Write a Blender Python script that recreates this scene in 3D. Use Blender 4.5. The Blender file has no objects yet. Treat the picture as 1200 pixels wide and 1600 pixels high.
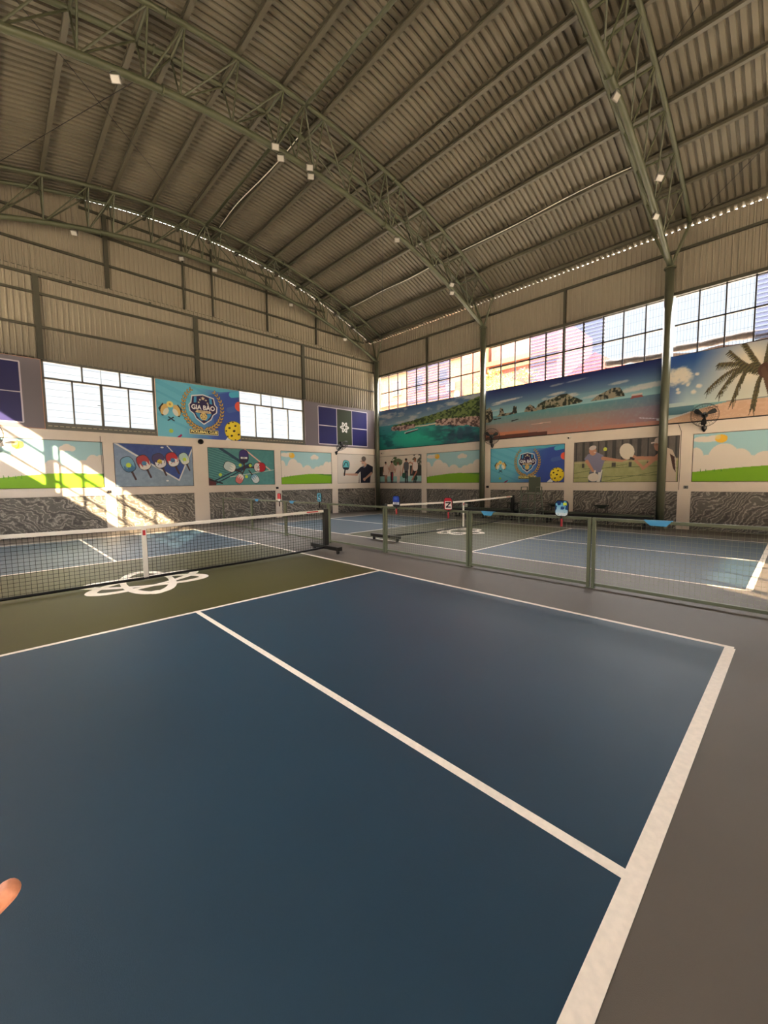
import bpy, math, random
import numpy as np
from mathutils import Vector, Matrix
random.seed(7)
SC = bpy.context.scene
COL = SC.collection
PI = math.pi

# ------------------------------------------------------------------ camera, world, sun, exposure
cam_d = bpy.data.cameras.new('camera')
cam = bpy.data.objects.new('camera', cam_d); COL.objects.link(cam)
cam_d.sensor_fit = 'HORIZONTAL'; cam_d.sensor_width = 36.0
cam_d.lens = 36.0 * 630.82 / 1200.0
cam_d.clip_start = 0.02; cam_d.clip_end = 300
_yaw, _pit, _rol = math.radians(45.86839567), math.radians(-4.49020922), math.radians(-0.6604142)
_d = Vector((math.cos(_yaw)*math.cos(_pit), math.sin(_yaw)*math.cos(_pit), math.sin(_pit)))
_r = _d.cross(Vector((0, 0, 1))).normalized(); _u = _r.cross(_d)
_R = _r*math.cos(_rol) + _u*math.sin(_rol); _U = -_r*math.sin(_rol) + _u*math.cos(_rol)
CAMP = Vector((-4.65954219, -4.91206175, 1.52890725))
cam.matrix_world = Matrix(((_R.x, _U.x, -_d.x, CAMP.x), (_R.y, _U.y, -_d.y, CAMP.y), (_R.z, _U.z, -_d.z, CAMP.z), (0, 0, 0, 1)))
SC.camera = cam
SC.view_settings.view_transform = 'Standard'
SC.view_settings.look = 'None'
SC.view_settings.exposure = 0.68
SC.view_settings.gamma = 1.0
SC.view_settings.use_curve_mapping = False
try:
    SC.cycles.use_denoising = True
    SC.cycles.max_bounces = 10
    SC.cycles.diffuse_bounces = 6
    SC.cycles.transparent_max_bounces = 24
    SC.cycles.sample_clamp_indirect = 8.0
except Exception:
    pass
SKY_STRENGTH = 27.0
SUN_STRENGTH = 23.0
world = bpy.data.worlds.new('sky'); SC.world = world
world.use_nodes = True
nt = world.node_tree; nt.nodes.clear()
wo = nt.nodes.new('ShaderNodeOutputWorld'); bg = nt.nodes.new('ShaderNodeBackground')
tc = nt.nodes.new('ShaderNodeTexCoord'); sp = nt.nodes.new('ShaderNodeSeparateXYZ'); cr = nt.nodes.new('ShaderNodeValToRGB')
nt.links.new(tc.outputs['Generated'], sp.inputs[0]); nt.links.new(sp.outputs['Z'], cr.inputs[0])
cr.color_ramp.elements[0].position = 0.37; cr.color_ramp.elements[0].color = (0.0228, 0.0252, 0.0282, 1)
cr.color_ramp.elements[1].position = 0.62; cr.color_ramp.elements[1].color = (1.0, 0.97, 0.94, 1)
nt.links.new(cr.outputs[0], bg.inputs[0]); bg.inputs[1].default_value = SKY_STRENGTH
nt.links.new(bg.outputs[0], wo.inputs[0])
sun_d = bpy.data.lights.new('sun', 'SUN'); sun = bpy.data.objects.new('sun', sun_d); COL.objects.link(sun)
sun_d.energy = SUN_STRENGTH; sun_d.angle = math.radians(0.55); sun_d.color = (1.0, 0.76, 0.47)
SUNDIR = Vector((0.514, 0.857, -0.41)).normalized()
sun.rotation_euler = SUNDIR.to_track_quat('-Z', 'Y').to_euler()
sun.location = (-20, -30, 25)

def portal(name, loc, normal, w, h):
    l = bpy.data.lights.new(name, 'AREA'); l.shape = 'RECTANGLE'; l.size = w; l.size_y = h
    l.cycles.is_portal = True
    o = bpy.data.objects.new(name, l); COL.objects.link(o); o.location = loc
    o.rotation_euler = Vector(normal).to_track_quat('-Z', 'Z' if abs(normal[2]) < .5 else 'Y').to_euler()
    return o

# ------------------------------------------------------------------ dimensions
X2, Y1 = 9.85, 10.45          # inner faces of the right and left masonry walls
XB, YB = -7.4, -14.4          # side and rear walls behind the camera
XC = 1.2                      # ridge
def zc(x): return 10.38 - (x-XC)**2/38.0       # top chord centre
def zr(x): return zc(x) + 0.20                 # roof sheet

# ------------------------------------------------------------------ helpers
def lin(c):
    out = []
    for v in c[:3]:
        v = v/255.0
        out.append(v/12.92 if v <= 0.04045 else ((v+0.055)/1.055)**2.4)
    return tuple(out)
MATS = {}
def mat(name, rgb, rough=0.6, metal=0.0, var=0.0, vscale=3.0, bump=0.0, bscale=40.0, spec=0.5, alpha=1.0, rgb2=None):
    if name in MATS: return MATS[name]
    m = bpy.data.materials.new(name); m.use_nodes = True
    n = m.node_tree.nodes; l = m.node_tree.links
    b = n['Principled BSDF']; col = lin(rgb)
    b.inputs['Roughness'].default_value = rough; b.inputs['Metallic'].default_value = metal
    b.inputs['Specular IOR Level'].default_value = spec
    b.inputs['Alpha'].default_value = alpha
    t = n.new('ShaderNodeTexCoord')
    no = n.new('ShaderNodeTexNoise'); no.inputs['Scale'].default_value = vscale; no.inputs['Detail'].default_value = 6
    l.new(t.outputs['Object'], no.inputs['Vector'])
    r = n.new('ShaderNodeValToRGB')
    c2 = lin(rgb2) if rgb2 else tuple(min(1, v*(1+var)) for v in col)
    c1 = tuple(v*(1-var) for v in col)
    r.color_ramp.elements[0].position = 0.35; r.color_ramp.elements[0].color = (*c1, 1)
    r.color_ramp.elements[1].position = 0.65; r.color_ramp.elements[1].color = (*c2, 1)
    l.new(no.outputs['Fac'], r.inputs[0]); l.new(r.outputs[0], b.inputs['Base Color'])
    if bump > 0:
        n2 = n.new('ShaderNodeTexNoise'); n2.inputs['Scale'].default_value = bscale
        bp = n.new('ShaderNodeBump'); bp.inputs['Strength'].default_value = bump; bp.inputs['Distance'].default_value = 0.01
        l.new(t.outputs['Object'], n2.inputs['Vector']); l.new(n2.outputs['Fac'], bp.inputs['Height']); l.new(bp.outputs[0], b.inputs['Normal'])
    MATS[name] = m
    return m
def marble():
    m = bpy.data.materials.new('swirled_grey_marble'); m.use_nodes = True
    n = m.node_tree.nodes; l = m.node_tree.links; b = n['Principled BSDF']
    b.inputs['Roughness'].default_value = 0.35
    t = n.new('ShaderNodeTexCoord'); mp = n.new('ShaderNodeMapping'); mp.inputs['Scale'].default_value = (1.0, 1.0, 1.25)
    mp.inputs['Rotation'].default_value = (0.5, 0.5, 0.3)
    oi = n.new('ShaderNodeObjectInfo'); ad = n.new('ShaderNodeVectorMath'); ad.operation = 'ADD'
    sc_ = n.new('ShaderNodeMath'); sc_.operation = 'MULTIPLY'; sc_.inputs[1].default_value = 37.0
    l.new(oi.outputs['Random'], sc_.inputs[0]); l.new(t.outputs['Object'], ad.inputs[0]); l.new(sc_.outputs[0], ad.inputs[1])
    l.new(ad.outputs[0], mp.inputs['Vector'])
    wn = n.new('ShaderNodeTexNoise'); wn.inputs['Scale'].default_value = 1.15; wn.inputs['Detail'].default_value = 5.0; wn.inputs['Roughness'].default_value = .55
    l.new(mp.outputs[0], wn.inputs['Vector'])
    vs = n.new('ShaderNodeVectorMath'); vs.operation = 'SCALE'; vs.inputs['Scale'].default_value = 1.15
    va = n.new('ShaderNodeVectorMath'); va.operation = 'ADD'
    l.new(wn.outputs['Color'], vs.inputs[0]); l.new(vs.outputs[0], va.inputs[0]); l.new(mp.outputs[0], va.inputs[1])
    w = n.new('ShaderNodeTexWave'); w.wave_type = 'BANDS'; w.bands_direction = 'DIAGONAL'
    w.inputs['Scale'].default_value = 1.9; w.inputs['Distortion'].default_value = 2.5
    w.inputs['Detail'].default_value = 4.0; w.inputs['Detail Scale'].default_value = 1.3; w.inputs['Detail Roughness'].default_value = 0.6
    l.new(va.outputs[0], w.inputs['Vector'])
    r = n.new('ShaderNodeValToRGB'); e = r.color_ramp.elements
    e[0].position = 0.0; e[0].color = (*lin((88, 84, 79)), 1)
    e[1].position = 1.0; e[1].color = (*lin((112, 107, 101)), 1)
    for p_, c_ in ((0.20, (112, 107, 101)), (0.40, (140, 134, 126)), (0.55, (186, 178, 166)), (0.68, (146, 140, 131)), (0.85, (106, 101, 95))):
        q = e.new(p_); q.color = (*lin(c_), 1)
    l.new(w.outputs['Fac'], r.inputs[0])
    no = n.new('ShaderNodeTexNoise'); no.inputs['Scale'].default_value = 1.7; l.new(ad.outputs[0], no.inputs['Vector'])
    mr = n.new('ShaderNodeMapRange'); mr.inputs[1].default_value = .3; mr.inputs[2].default_value = .7; mr.inputs[3].default_value = .75; mr.inputs[4].default_value = 1.15
    l.new(no.outputs['Fac'], mr.inputs[0])
    mx = n.new('ShaderNodeMix'); mx.data_type = 'RGBA'; mx.blend_type = 'MULTIPLY'; mx.inputs[0].default_value = 1.0
    l.new(r.outputs[0], mx.inputs[6]); l.new(mr.outputs[0], mx.inputs[7]); l.new(mx.outputs[2], b.inputs['Base Color'])
    return m
def frosted(name, rgb, transp, rough=.5):
    m = bpy.data.materials.new(name); m.use_nodes = True
    n = m.node_tree.nodes; l = m.node_tree.links; n.clear()
    o = n.new('ShaderNodeOutputMaterial'); tr = n.new('ShaderNodeBsdfTransparent'); tl = n.new('ShaderNodeBsdfTranslucent')
    gl = n.new('ShaderNodeBsdfGlossy'); gl.inputs['Roughness'].default_value = .1
    a = n.new('ShaderNodeMixShader'); b = n.new('ShaderNodeMixShader')
    tl.inputs[0].default_value = (*lin(rgb), 1)
    tcx = n.new('ShaderNodeTexCoord'); no = n.new('ShaderNodeTexNoise'); no.inputs['Scale'].default_value = 1.5
    mr = n.new('ShaderNodeMapRange'); mr.inputs[3].default_value = max(0, transp-.07); mr.inputs[4].default_value = min(1, transp+.07)
    l.new(tcx.outputs['Object'], no.inputs['Vector']); l.new(no.outputs['Fac'], mr.inputs[0]); l.new(mr.outputs[0], a.inputs[0])
    l.new(tl.outputs[0], a.inputs[1]); l.new(tr.outputs[0], a.inputs[2])
    b.inputs[0].default_value = .05; l.new(a.outputs[0], b.inputs[1]); l.new(gl.outputs[0], b.inputs[2]); l.new(b.outputs[0], o.inputs[0])
    return m
_pm = None
def print_mat():
    global _pm
    if _pm: return _pm
    m = bpy.data.materials.new('printed_vinyl'); m.use_nodes = True
    n = m.node_tree.nodes; l = m.node_tree.links; b = n['Principled BSDF']
    a = n.new('ShaderNodeAttribute'); a.attribute_name = 'ink'
    l.new(a.outputs['Color'], b.inputs['Base Color']); b.inputs['Roughness'].default_value = 0.42
    b.inputs['Specular IOR Level'].default_value = 0.35
    _pm = m
    return m

class MB:
    def __init__(s): s.v = []; s.f = []
    def add(s, vs, fs):
        k = len(s.v); s.v += [tuple(q) for q in vs]; s.f += [tuple(i+k for i in q) for q in fs]; return s
    def box(s, a, b):
        x0, y0, z0 = a; x1, y1, z1 = b
        if x0 > x1: x0, x1 = x1, x0
        if y0 > y1: y0, y1 = y1, y0
        if z0 > z1: z0, z1 = z1, z0
        return s.add([(x0,y0,z0),(x1,y0,z0),(x1,y1,z0),(x0,y1,z0),(x0,y0,z1),(x1,y0,z1),(x1,y1,z1),(x0,y1,z1)],
                     [(0,3,2,1),(4,5,6,7),(0,1,5,4),(1,2,6,5),(2,3,7,6),(3,0,4,7)])
    def tube(s, pts, r, n=8, cap=True):
        pts = [Vector(q) for q in pts]; rs = r if isinstance(r, (list, tuple)) else [r]*len(pts)
        k = len(s.v); prev = None
        for i, q in enumerate(pts):
            if i == 0: t = pts[1]-q
            elif i == len(pts)-1: t = q-pts[i-1]
            else: t = (pts[i+1]-pts[i]).normalized() + (q-pts[i-1]).normalized()
            t.normalize()
            if prev is None:
                up = Vector((0, 0, 1)) if abs(t.z) < .9 else Vector((1, 0, 0))
                a = t.cross(up).normalized()
            else:
                a = (prev - t*prev.dot(t)).normalized()
            prev = a; b = t.cross(a)
            for j in range(n):
                w = 2*PI*(j+.5)/n
                s.v.append(tuple(q + (a*math.cos(w) + b*math.sin(w))*rs[i]))
        for i in range(len(pts)-1):
            for j in range(n):
                a0 = k+i*n+j; a1 = k+i*n+(j+1) % n
                s.f.append((a0, a0+n, a1+n, a1))
        if cap:
            s.f.append(tuple(k+j for j in range(n)))
            e = k+(len(pts)-1)*n
            s.f.append(tuple(e+n-1-j for j in range(n)))
        return s
    def lathe(s, prof, axis='Z', n=20, c=(0, 0, 0)):
        k = len(s.v)
        for r, h in prof:
            for j in range(n):
                w = 2*PI*j/n; x, y = r*math.cos(w), r*math.sin(w)
                q = {'Z': (x, y, h), 'X': (h, x, y), 'Y': (x, h, y)}[axis]
                s.v.append((q[0]+c[0], q[1]+c[1], q[2]+c[2]))
        for i in range(len(prof)-1):
            for j in range(n):
                a0 = k+i*n+j; a1 = k+i*n+(j+1) % n
                s.f.append((a0, a1, a1+n, a0+n))
        s.f.append(tuple(k+j for j in range(n)))
        e = k+(len(prof)-1)*n
        s.f.append(tuple(e+n-1-j for j in range(n)))
        return s
    def prism(s, poly, h0, h1, axis='Z'):
        n = len(poly); k = len(s.v)
        for h in (h0, h1):
            for (a, b) in poly:
                s.v.append({'Z': (a, b, h), 'Y': (a, h, b), 'X': (h, a, b)}[axis])
        s.f.append(tuple(k+n-1-j for j in range(n))); s.f.append(tuple(k+n+j for j in range(n)))
        for j in range(n):
            s.f.append((k+j, k+(j+1) % n, k+n+(j+1) % n, k+n+j))
        return s
    def build(s, name, m, parent=None, smooth=False, bevel=0.0, loc=None, rot=None, world=None):
        me = bpy.data.meshes.new(name); me.from_pydata(s.v, [], s.f); me.materials.append(m); me.validate(); me.update()
        if smooth: me.polygons.foreach_set('use_smooth', [True]*len(me.polygons))
        o = bpy.data.objects.new(name, me); COL.objects.link(o)
        if parent: o.parent = parent
        if loc: o.location = loc
        if rot: o.rotation_euler = rot
        if bevel:
            b = o.modifiers.new('bevel', 'BEVEL'); b.width = bevel; b.segments = 2; b.limit_method = 'ANGLE'
        return o
def tag(o, label=None, cat=None, group=None, kind=None):
    if label: o['label'] = label
    if cat: o['category'] = cat
    if group: o['group'] = group
    if kind: o['kind'] = kind
    return o
def empty(name, loc=(0, 0, 0), rot=(0, 0, 0)):
    o = bpy.data.objects.new(name, None); COL.objects.link(o); o.location = loc; o.rotation_euler = rot
    o.empty_display_size = .2
    return o
def kids(o): return [c for c in bpy.data.objects if c.parent == o]
def copy_tree(o, parent=None):
    ch = list(o.children)
    c = o.copy(); COL.objects.link(c)
    if parent is not None: c.parent = parent
    for k in ch: copy_tree(k, c)
    return c
def textobj(s, size, m, parent, mtx, name='lettering', thick=0.002, bold=0.0, width=None, sx=1.0):
    cu = bpy.data.curves.new(name, 'FONT'); cu.body = s; cu.size = size; cu.extrude = thick
    cu.align_x = 'CENTER'; cu.align_y = 'CENTER'
    t = bpy.data.objects.new(name, cu); COL.objects.link(t)
    dg = bpy.context.evaluated_depsgraph_get(); dg.update()
    me = bpy.data.meshes.new_from_object(t.evaluated_get(dg))
    COL.objects.unlink(t); bpy.data.objects.remove(t)
    if bold:
        nv = len(me.vertices); V = [v.co.copy() for v in me.vertices]; F = [tuple(p_.vertices) for p_ in me.polygons]; VV = []; FF = []
        for i_, (dx, dy) in enumerate(((0, 0), (bold, 0), (-bold, 0), (0, bold), (0, -bold))):
            VV += [(v.x+dx, v.y+dy, v.z+i_*.00005) for v in V]; FF += [tuple(q+i_*nv for q in f_) for f_ in F]
        me = bpy.data.meshes.new(name); me.from_pydata(VV, [], FF)
    me.materials.clear(); me.materials.append(m)
    if width:
        xs = [v.co.x for v in me.vertices]
        if xs: sx = width/(max(xs)-min(xs))
    for v in me.vertices: v.co.x *= sx
    me.transform(mtx)
    o = bpy.data.objects.new(name, me); COL.objects.link(o); o.parent = parent
    return o

# ------------------------------------------------------------------ materials
M_plaster = mat('painted_plaster', (226, 212, 198), .6, var=.03, vscale=1.5, bump=.15, bscale=60)
M_marble = marble()
M_clad = mat('beige_corrugated_steel', (132, 123, 106), .5, .0, var=.05, vscale=.7)
M_roof = mat('roof_corrugated_steel', (100, 94, 79), .5, .0, var=.09, vscale=.6)
M_steel = mat('olive_painted_steel', (70, 73, 52), .45, var=.06, vscale=2)
M_steel_d = mat('dark_olive_painted_steel', (56, 54, 41), .5, var=.06, vscale=2)
M_colm = mat('olive_column_paint', (86, 88, 72), .35, var=.05, vscale=2)
M_fence = mat('sage_green_fence_paint', (96, 101, 80), .4, var=.05)
M_wire = mat('galvanised_wire', (150, 152, 128), .45, .3)
M_floor = mat('grey_acrylic_floor', (93, 85, 77), .55, var=.07, vscale=.8, bump=.1, bscale=300, spec=.35)
M_blue = mat('blue_acrylic_court', (32, 57, 74), .5, var=.09, vscale=.6, bump=.08, bscale=300, spec=.45)
M_green = mat('olive_green_acrylic_court', (68, 63, 28), .55, var=.08, vscale=.7, bump=.08, bscale=300, spec=.3)
M_line = mat('white_court_paint', (236, 222, 206), .5, var=.05, vscale=30)
M_black = mat('black_powder_coat', (14, 14, 15), .4, var=.1)
M_net = mat('black_net_cord', (12, 12, 13), .8)
M_white = mat('white_vinyl_tape', (226, 220, 210), .5, var=.02)
M_mull = mat('dark_window_frame', (52, 50, 52), .5, var=.05)
M_alu = mat('grey_aluminium', (118, 118, 116), .4, .4)
M_purlin = mat('weathered_purlin_steel', (80, 76, 62), .5, var=.08, vscale=1.2)
M_seat = mat('dark_green_plastic', (40, 52, 40), .5, var=.1)
M_dgreen = mat('umpire_chair_green_paint', (84, 92, 76), .45, var=.08)
M_lamp = mat('light_grey_cast_housing', (120, 116, 110), .4, var=.05)
M_lens = mat('pale_lamp_glass', (168, 164, 156), .2)
M_chrome = mat('dull_chrome', (190, 190, 190), .25, .9)

# ------------------------------------------------------------------ floor and the two courts
floor = MB().box((XB-.2, YB-.2, -.12), (10.1, 11.2, 0)).build('floor', M_floor); tag(floor, kind='structure')
def slab(name, m, x0, y0, x1, y1, z0, z1, label=None):
    o = MB().box((x0, y0, z0), (x1, y1, z1)).build(name, m, floor)
    if label: o['label'] = label
    return o
LW = .05
def court(xn, xf, xs, yb0, yk0, yk1, yb1, tagname):
    # xn/xf sidelines, xs centre, baselines yb, kitchen lines yk
    slab('court_surface', M_blue, min(xn, xf), yb0, max(xn, xf), yk0, 0, .002, 'blue acrylic court surface')
    slab('court_surface', M_blue, min(xn, xf), yk1, max(xn, xf), yb1, 0, .002, 'blue acrylic court surface')
    slab('kitchen_surface', M_green, min(xn, xf), yk0, max(xn, xf), yk1, 0, .002, 'olive green no-volley zone')
    h = LW/2; z = (.002, .004)
    for x in (xn, xf): slab('court_line', M_line, x-h, yb0-h, x+h, yb1+h, *z)
    a, b = min(xn, xf)+h, max(xn, xf)-h
    for y in (yb0, yk0, yk1, yb1):
        w = h*1.0 if y not in (yb0,) else h*1.5
        slab('court_line', M_line, a, y-w, b, y+w, *z)
    slab('court_line', M_line, xs-h, yb0+h*1.5, xs+h, yk0-h, *z)
    slab('court_line', M_line, xs-h, yk1+h, xs+h, yb1-h, *z)
court(0.0, -6.02, -3.0, -4.545, 0.0, 4.35, 8.81, 'near')
court(2.52, 7.97, 5.16, -4.50, -.12, 4.15, 8.47, 'far')
def ring(mb, cx, cy, a, b, ang, w, z0, z1, n=56, t0=0, t1=2*PI):
    ca, sa = math.cos(ang), math.sin(ang); k = len(mb.v); full = abs(t1-t0-2*PI) < 1e-6
    m = n if full else n+1
    for i in range(m):
        t = t0+(t1-t0)*i/n
        for s_ in (1, -1):
            # widen along the normal
            px, py = a*math.cos(t), b*math.sin(t)
            nx, ny = b*math.cos(t), a*math.sin(t); L = math.hypot(nx, ny) or 1
            ww = w*(.55+.45*abs(math.cos(t)))
            px += s_*nx/L*ww; py += s_*ny/L*ww
            for z in (z0, z1):
                mb.v.append((cx+px*ca-py*sa, cy+px*sa+py*ca, z))
    for i in range(n):
        q = k+4*i; r = k+4*((i+1) % m)
        mb.f += [(q+1, r+1, r+3, q+3), (q, q+2, r+2, r), (q, r, r+1, q+1), (q+2, q+3, r+3, r+2)]
    return mb
def emblem(cx, cy, s, rot=0):
    mb = MB()
    for a_, z in ((20, .0045), (84, .0050), (157, .0055)):
        ring(mb, cx, cy, .80*s, .32*s, math.radians(a_)+rot, .072*s, .002, z)
    for a_ in (264, 162):
        a_ = math.radians(a_)+rot
        px, py = cx+.80*s*math.cos(a_), cy+.80*s*math.sin(a_)
        mb.lathe([(.10*s, .002), (.10*s, .006)], 'Z', 16, (px, py, 0))
    o = mb.build('court_emblem', M_line, floor); o['label'] = 'white looping emblem painted at the middle of the no-volley zone'
    return o
emblem(-3.0, 2.1, 1.0); emblem(5.2, 2.05, .92, .15)

# ------------------------------------------------------------------ nets
def make_net(x0, x1, y, xs, label, group=None):
    root = empty('pickleball_net', ((x0+x1)/2, y, 0)); tag(root, label, 'net')
    cx = (x0+x1)/2
    L = lambda x: x-cx
    def top(x):
        t = (x-xs)/(x1-xs) if x > xs else (xs-x)/(xs-x0)
        return .866 + .048*t
    for sx, x in ((-1, x0), (1, x1)):
        MB().box((L(x)-.05, -.045, .07), (L(x)+.05, .045, .935)).build('post', M_black, root, bevel=.006)
        MB().box((L(x)-.055, -.50, .075), (L(x)+.055, .50, .155)).build('base_beam', M_black, root, bevel=.006)
        for dy in (-.42, .42):
            c = MB().lathe([(.012, -.022), (.034, -.02), (.034, .02), (.012, .022)], 'X', 14, (L(x), dy, .034))
            c.box((L(x)-.028, dy-.02, .05), (L(x)+.028, dy+.02, .076))
            c.build('caster', M_black, root)
    a, b = x0+.05, x1-.05
    # bottom rail
    MB().tube([(L(a), 0, .10), (L(x0+(xs-x0)*.5), 0, .055), (L(xs), 0, .045), (L(x1-(x1-xs)*.5), 0, .055), (L(b), 0, .10)], .022, 8).build('bottom_rail', M_black, root, smooth=True)
    # tape
    n = 24; mb = MB()
    for i in range(n):
        xa = a+(b-a)*i/n; xb = a+(b-a)*(i+1)/n
        for (yy0, yy1) in ((-.012, .012),):
            za, zb = top(xa), top(xb)
            mb.add([(L(xa), yy0, za-.05), (L(xb), yy0, zb-.05), (L(xb), yy1, zb-.05), (L(xa), yy1, za-.05),
                    (L(xa), yy0, za), (L(xb), yy0, zb), (L(xb), yy1, zb), (L(xa), yy1, za)],
                   [(0,3,2,1),(4,5,6,7),(0,1,5,4),(2,3,7,6)])
    mb.build('top_tape', M_white, root)
    MB().box((L(b)-.42, -.014, top(b)-.037), (L(b)-.14, -.0121, top(b)-.015)).build('tape_logo', mat('red_print', (190, 40, 45), .5), root)['label'] = 'small red printed mark on white tape'
    MB().box((L(xs)-.032, -.016, .03), (L(xs)+.032, .016, top(xs)+.002)).build('centre_strap', M_white, root)
    MB().box((L(xs)-.02, -.0172, .72), (L(xs)+.02, -.0161, .80)).build('strap_logo', mat('red_print', (190, 40, 45), .5), root)['label'] = 'small red mark on white strap'
    mb = MB(); st = .058; x = a; r = .0027
    while x < b:
        mb.tube([(L(x), 0, .07), (L(x), 0, top(x)-.05)], r, 4, False); x += st
    z = .09
    while z < .82:
        mb.tube([(L(a), 0, z), (L(xs), 0, z-.0), (L(b), 0, z)], r, 4, False); z += .052
    mb.build('net_mesh', M_net, root)
    return root
make_net(-6.55, .45, 2.17, -3.0, 'black mesh pickleball net with white top tape on the near court, closest to the camera')
make_net(2.45, 8.96, 2.38, 5.86, 'smaller-looking pickleball net on the far court beyond the green fence, beside the tall umpire chair')

# ------------------------------------------------------------------ low fence between the courts
FX = 1.27
def fence_panel(y0, y1, label, mesh=True):
    root = empty('fence_panel', (FX, (y0+y1)/2, 0)); tag(root, label, 'fence panel')
    h = (y1-y0)/2-.008; t = .02
    mb = MB()
    mb.box((-t, -h, .0), (t, -h+.045, .985)); mb.box((-t, h-.045, .0), (t, h, .985))
    mb.box((-t, -h+.045, .945), (t, h-.045, .985)); mb.box((-t, -h+.045, .035), (t, h-.045, .075))
    mb.build('frame', M_fence, root, bevel=.004)
    if mesh:
        w = MB(); y = -h+.075
        while y < h-.05:
            w.tube([(0, y, .07), (0, y, .95)], .0014, 4, False); y += .052
        z = .12
        while z < .93:
            w.tube([(0.004, -h+.04, z), (0.004, h-.04, z)], .0013, 4, False); z += .052
        w.build('wire_mesh', M_wire, root)
    for yy in (-h+.02, h-.02):
        MB().box((-.05, yy-.03, 0), (.05, yy+.03, .008)).build('foot_plate', M_fence, root)
    return root
ys = [-7.0, -4.96, -2.93, -.93, 1.17, 3.16, 5.20, 7.26, 9.5]
fl = ['green mesh fence panel cut by the right edge of the picture, with a blue cloth patch on its rail',
      'green mesh fence panel at right carrying the blue wave paddle at its far end',
      'green mesh fence panel carrying the white and blue wave paddle at one end',
      'green mesh fence panel carrying the red paddle with the white letter Z',
      'open green fence frame without mesh, right beside the near net post',
      'green fence frame behind the near net with the pale blue paddle on its rail',
      'green fence frame behind the near net with the red and white paddle on its rail',
      'last green fence frame at the far end, nearest to the marble wall']
fl[0] = 'green mesh fence panel nearest to the camera, beyond the right edge of the picture'
fl[1] = 'green mesh fence panel at the right edge with the larger blue cloth on its rail'
fl[2] = 'green mesh fence panel carrying the blue wave paddle and the smaller blue cloth'
fl[3] = 'green mesh fence panel carrying both the blue paddle and the red Z paddle'
for i in range(1, 8):
    fence_panel(ys[i], ys[i+1], fl[i], mesh=(i < 4))

# ------------------------------------------------------------------ picture painter (vertex colour prints)
def vnoise(shape, cells, seed, octv=4):
    rs = np.random.RandomState(seed); h, w = shape; out = np.zeros(shape); amp = 1.; tot = 0
    for o in range(octv):
        cx = max(1, int(cells[0]*2**o)); cy = max(1, int(cells[1]*2**o))
        g = rs.rand(cy+2, cx+2)
        x = np.linspace(0, cx, w, endpoint=False); y = np.linspace(0, cy, h, endpoint=False)
        xi = x.astype(int); yi = y.astype(int); fx = x-xi; fy = y-yi
        fx = fx*fx*(3-2*fx); fy = (fy*fy*(3-2*fy))[:, None]
        a = g[np.ix_(yi, xi)]*(1-fx)+g[np.ix_(yi, xi+1)]*fx
        b = g[np.ix_(yi+1, xi)]*(1-fx)+g[np.ix_(yi+1, xi+1)]*fx
        out += amp*(a*(1-fy)+b*fy); tot += amp; amp *= .5
    return out/tot
class Cv:
    """canvas: x runs 0..a to the right, y 0..1 upward"""
    def __init__(s, w, h, res):
        s.nx = int(w/res)+1; s.ny = int(h/res)+1; s.a = w/h
        s.X, s.Y = np.meshgrid(np.linspace(0, s.a, s.nx), np.linspace(0, 1, s.ny))
        s.C = np.zeros((s.ny, s.nx, 3)); s.sh = (s.ny, s.nx)
    def fill(s, m, c, al=1.0):
        if np.isscalar(al) and m.dtype == bool:
            s.C[m] = s.C[m]*(1-al)+np.array(c, float)*al
        else:
            k = (m.astype(float)*al)[..., None]; s.C = s.C*(1-k)+np.array(c, float)*k
    def grad(s, y0, c0, y1, c1, m=None, axis='y'):
        A = s.Y if axis == 'y' else s.X/s.a
        t = np.clip((A-y0)/(y1-y0), 0, 1)[..., None]
        g = np.array(c0, float)*(1-t)+np.array(c1, float)*t
        if m is None: s.C = g
        else: s.C[m] = g[m]
    def ell(s, cx, cy, rx, ry=None, ang=0):
        ry = ry or rx; ca, sa = math.cos(ang), math.sin(ang)
        u = (s.X-cx)*ca+(s.Y-cy)*sa; v = -(s.X-cx)*sa+(s.Y-cy)*ca
        return (u/rx)**2+(v/ry)**2 <= 1
    def sell(s, cx, cy, rx, ry, ang=0, e=3.0):
        ca, sa = math.cos(ang), math.sin(ang)
        u = (s.X-cx)*ca+(s.Y-cy)*sa; v = -(s.X-cx)*sa+(s.Y-cy)*ca
        return np.abs(u/rx)**e+np.abs(v/ry)**e <= 1
    def poly(s, pts):
        m = np.zeros(s.sh, bool); n = len(pts)
        for i in range(n):
            x0, y0 = pts[i]; x1, y1 = pts[(i+1) % n]
            if y0 == y1: continue
            c = ((s.Y >= min(y0, y1)) & (s.Y < max(y0, y1))) & (s.X < (x1-x0)*(s.Y-y0)/(y1-y0)+x0)
            m ^= c
        return m
    def seg(s, x0, y0, x1, y1, w, w2=None):
        dx, dy = x1-x0, y1-y0; L = dx*dx+dy*dy+1e-12
        t = np.clip(((s.X-x0)*dx+(s.Y-y0)*dy)/L, 0, 1)
        ww = w if w2 is None else w+(w2-w)*t
        return (s.X-x0-t*dx)**2+(s.Y-y0-t*dy)**2 <= (ww/2)**2
    def line(s, pts, w, c, al=1.0):
        m = np.zeros(s.sh, bool)
        for (a, b), (d, e) in zip(pts[:-1], pts[1:]): m |= s.seg(a, b, d, e, w)
        s.fill(m, c, al)
    def noise(s, cx, cy, seed, o=4): return vnoise(s.sh, (cx, cy), seed, o)

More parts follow.
